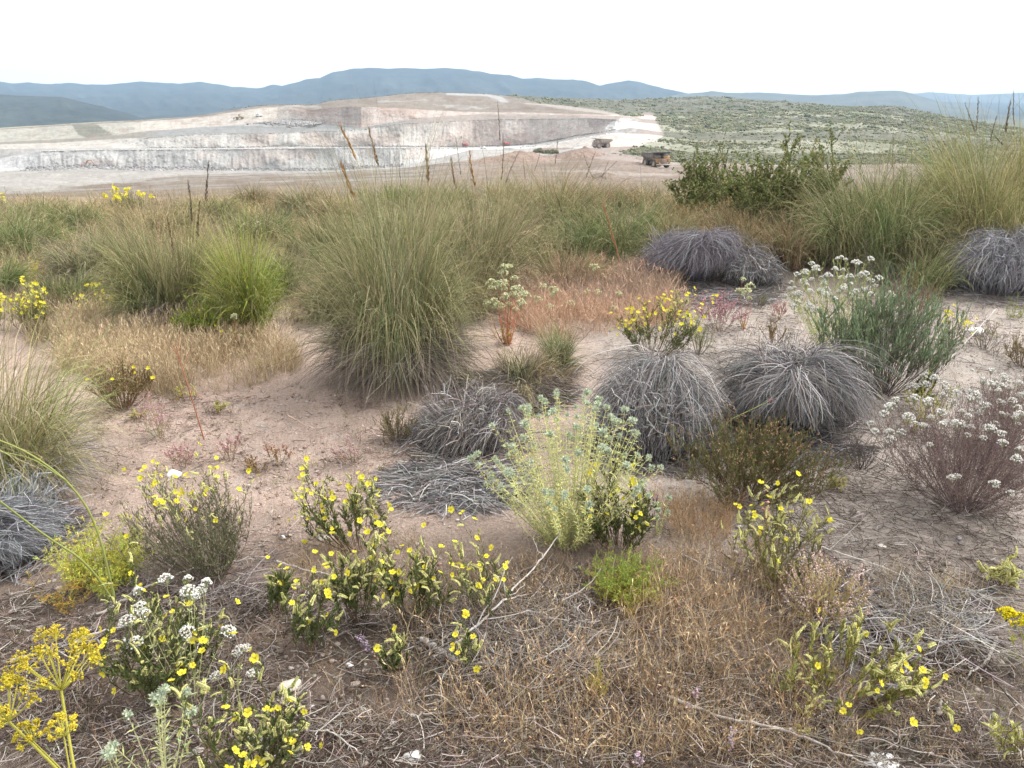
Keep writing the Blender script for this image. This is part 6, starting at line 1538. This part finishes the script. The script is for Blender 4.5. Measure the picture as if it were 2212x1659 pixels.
def excavator(label, u, v, yaw, col, s=1.0, reach=1.0, name='excavator', cat='excavator'):
    t = thing(name, label, cat, far_point(u, v), yaw, None); tracks(t, 4.4, 1.2, .6, 1.0)
    mb = MB(); box(mb, (-.6, 0, 2.0), (3.6, 2.8, 1.4), col, .95); box(mb, (-2.2, 0, 1.9), (.9, 2.7, 1.2), np.array(col) * .6); obj('house', mb, M_PAINT, t)
    mb = MB(); box(mb, (.6, .9, 2.5), (1.6, 1.0, 2.0), col, .9); c = obj('cab', mb, M_PAINT, t)
    mb = MB(); box(mb, (.7, .9, 2.85), (1.62, .9, .9), (.10, .11, .12)); obj('cab_window', mb, M_GLASS, c)
    mb = MB(); P = np.array([[[1.0, 0, 2.2], [2.6, 0, 4.6], [4.2 * reach, 0, 5.4], [6.2 * reach, 0, 5.2]]]); tubes(mb, P, np.array([[.35, .42, .38, .28]]), np.array(col) * .9, 6); b = obj('boom', mb, M_PAINT, t)
    mb = MB(); P = np.array([[[6.0 * reach, 0, 5.5], [7.2 * reach, 0, 3.6], [7.9 * reach, 0, 2.2]]]); tubes(mb, P, np.array([[.32, .26, .2]]), np.array(col) * .7, 6); obj('stick', mb, M_PAINT, b)
    mb = MB(); prism(mb, [(7.6 * reach, 2.3), (8.4 * reach, 2.1), (8.2 * reach, 1.0), (7.3 * reach, .8), (7.0 * reach, 1.4)], -.7, .7, (.12, .11, .10)); obj('bucket', mb, M_PAINT, b)
    t.scale = (s, s, s)
excavator('rust coloured excavator with raised boom at the foot of the lowest quarry face', 184, 361.5, math.atan2(-.2, .98), (.40, .20, .13), 1.0)
def loader(label, u, v, yaw, col):
    t = thing('wheel_loader', label, 'loader', far_point(u, v), yaw, None)
    mb = MB(); box(mb, (-1.8, 0, 1.9), (3.4, 2.2, 1.3), col); box(mb, (1.2, 0, 1.4), (2.4, 1.6, .8), col); obj('body', mb, M_PAINT, t)
    mb = MB(); box(mb, (-.2, 0, 2.9), (1.5, 1.6, 1.5), col, .9); box(mb, (-.2, 0, 3.72), (1.7, 1.8, .14), (.1, .1, .1)); obj('cab', mb, M_PAINT, t)
    mb = MB(); P = np.array([[[1.0, .7, 2.1], [2.4, .7, 1.9], [3.6, .7, 1.0]], [[1.0, -.7, 2.1], [2.4, -.7, 1.9], [3.6, -.7, 1.0]]]); tubes(mb, P, .18, np.array(col), 5); obj('lift_arm', mb, M_PAINT, t)
    mb = MB(); prism(mb, [(3.5, .3), (4.8, .15), (4.7, .4), (3.9, .6), (3.8, 1.7), (3.5, 1.6)], -1.5, 1.5, (.15, .14, .13)); obj('bucket', mb, M_PAINT, t)
    for x in (-1.9, 1.5):
        for y in (-1.05, 1.05): add_wheel(t, x, y, .85, .6)
    t.scale = (1.35,) * 3
loader('tan wheel loader on the upper bench left of the white pickup', 517, 259.5, math.atan2(-.2, -.98), (.36, .28, .18))

def dirt_heap(label, u, v, wpx, hpx, seed, col=(.37, .285, .24)):
    p = far_point(u, v); s = math.hypot(p[0], p[1]) / FPX; W = wpx * s; H = hpx * s; n = 60
    g = np.linspace(-1, 1, n); X, Y = np.meshgrid(g, g); r = np.hypot(X, Y)
    Z = np.clip(1 - r, -.1, 1) ** .9 * (.55 + .9 * fbm(X * 2.2 + seed, Y * 2.2, seed, 3)) + (fbm(X * 9, Y * 9, seed + 4, 3) - .5) * .28 * (r < .95)
    Z = np.nan_to_num(Z, nan=-.1)
    idx = np.arange(n * n).reshape(n, n); mb = MB()
    c = lerp(np.array(col) * .5, np.array(col) * .75, fbm(X * 6, Y * 6, seed + 8, 3))
    mb.add(np.stack([X * W / 2, Y * W * .4, Z * H - .35], -1), c.reshape(-1, 3), np.stack([idx[:-1, :-1], idx[:-1, 1:], idx[1:, 1:], idx[1:, :-1]], -1))
    tag(obj('dirt_heap', mb, M_ROCK, loc=p), label, 'dirt heap', 'brown dirt heaps beside the haul road')
dirt_heap('long lumpy brown dirt heap below the white off road car', 1125, 350, 215, 22, 3)
dirt_heap('second lumpy heap at the left end of the long dirt heap', 1058, 351, 90, 13, 14)
dirt_heap('dusty reddish heap in front of the loaded haul truck', 1262, 338, 130, 22, 5)
dirt_heap('small dark heap at the near edge of the haul road', 1303, 385, 110, 16, 6, (.30, .245, .21))
dirt_heap('low heap along the bend below the front haul truck', 1372, 357, 60, 7, 7)
for k, (u, v, wpx, lab) in enumerate([(1163, 331, 26, 'dark bush on the crest of the long dirt heap'), (1180, 334, 22, 'small bush right of the dark one on the dirt heap crest'), (1196, 334, 24, 'low bush at the right end of the dirt heap crest')]):
    p = far_point(u, v); s = math.hypot(p[0], p[1]) / FPX; rng = np.random.default_rng(k); n = 160
    d = nrm(rng.normal(size=(n, 3))); d[:, 2] = np.abs(d[:, 2]); P = d * (wpx * s / 2) * rng.uniform(.4, 1, (n, 1)) * [1, 1, .8]
    mb = MB(); blobs(mb, P, .35 * rng.uniform(.6, 1.2, n), pick([((.13, .14, .08), 3), ((.20, .18, .11), 2)], n, rng))
    tag(obj('shrub', mb, M_LEAF, loc=p), lab, 'bush', 'bushes on the dirt heap')

# ------------------------------------------------------------------ air, sky, sun, camera
me = bpy.data.meshes.new('haze'); hx, y0, y1, z0, z1 = 11500, -1200, 11500, -75, 380
me.from_pydata([(x, y, z) for z in (z0, z1) for x, y in ((-hx, y0), (hx, y0), (hx, y1), (-hx, y1))], [], [(3, 2, 1, 0), (4, 5, 6, 7), (0, 1, 5, 4), (1, 2, 6, 5), (2, 3, 7, 6), (3, 0, 4, 7)])
hz = bpy.data.objects.new('haze', me); C.objects.link(hz); hz['kind'] = 'stuff'; hz['label'] = 'pale blue haze in the air over the hills'
m = bpy.data.materials.new('haze_air'); nt, N, L = nodes(m); out = N('ShaderNodeOutputMaterial'); v = N('ShaderNodeVolumePrincipled')
v.inputs['Color'].default_value = (.46, .67, .93, 1); v.inputs['Density'].default_value = HAZE; v.inputs['Anisotropy'].default_value = .2
L(v.outputs[0], out.inputs['Volume']); me.materials.append(m)

sc = bpy.context.scene
SUN_EL, SUN_ROT = math.radians(48), math.radians(70)
w = bpy.data.worlds.new('World'); sc.world = w; w.use_nodes = True; nt = w.node_tree; nt.nodes.clear()
bg = nt.nodes.new('ShaderNodeBackground'); sky = nt.nodes.new('ShaderNodeTexSky'); hs = nt.nodes.new('ShaderNodeHueSaturation'); ow = nt.nodes.new('ShaderNodeOutputWorld')
sky.sky_type = 'NISHITA'; sky.sun_disc = False; sky.sun_elevation = SUN_EL; sky.sun_rotation = SUN_ROT; sky.dust_density = 8; sky.air_density = 1.0; sky.ozone_density = .6
hs.inputs['Saturation'].default_value = .28
nt.links.new(sky.outputs[0], hs.inputs['Color']); mixc = nt.nodes.new('ShaderNodeMix'); mixc.data_type = 'RGBA'; mixc.inputs[0].default_value = .62     # a thin even layer of white cloud over the clear sky
mixc.inputs[7].default_value = (8.3, 8.1, 7.9, 1); nt.links.new(hs.outputs[0], mixc.inputs[6]); nt.links.new(mixc.outputs[2], bg.inputs[0]); bg.inputs[1].default_value = SKY; nt.links.new(bg.outputs[0], ow.inputs[0])
ld = bpy.data.lights.new('sun', 'SUN'); ld.energy = SUNE; ld.angle = math.radians(32); ld.color = (1, .94, .86)
lo = bpy.data.objects.new('sun', ld); C.objects.link(lo)
sd = Vector((math.sin(SUN_ROT) * math.cos(SUN_EL), math.cos(SUN_ROT) * math.cos(SUN_EL), math.sin(SUN_EL)))
lo.rotation_euler = (-sd).to_track_quat('-Z', 'Y').to_euler(); lo.location = (20, 10, 40)
cd = bpy.data.cameras.new('camera'); cam = bpy.data.objects.new('camera', cd); C.objects.link(cam)
cd.sensor_width = 36; cd.lens = 36 * FPX / 2212; cd.clip_start = .05; cd.clip_end = 40000
cam.location = (0, 0, CAMH); cam.rotation_euler = (PI / 2 - PITCH, 0, 0)
cd.dof.use_dof = True; cd.dof.focus_distance = 4.2; cd.dof.aperture_fstop = 14
sc.camera = cam
sc.view_settings.view_transform = 'Standard'; sc.view_settings.look = 'None'; sc.view_settings.exposure = EXPO; sc.view_settings.gamma = 1
cy = sc.cycles
cy.max_bounces = 5; cy.diffuse_bounces = 2; cy.glossy_bounces = 2; cy.transmission_bounces = 3; cy.transparent_max_bounces = 6; cy.volume_bounces = 0
cy.use_denoising = DENOISE; cy.use_adaptive_sampling = False
try: cy.sampling_pattern = 'BLUE_NOISE'
except Exception: pass
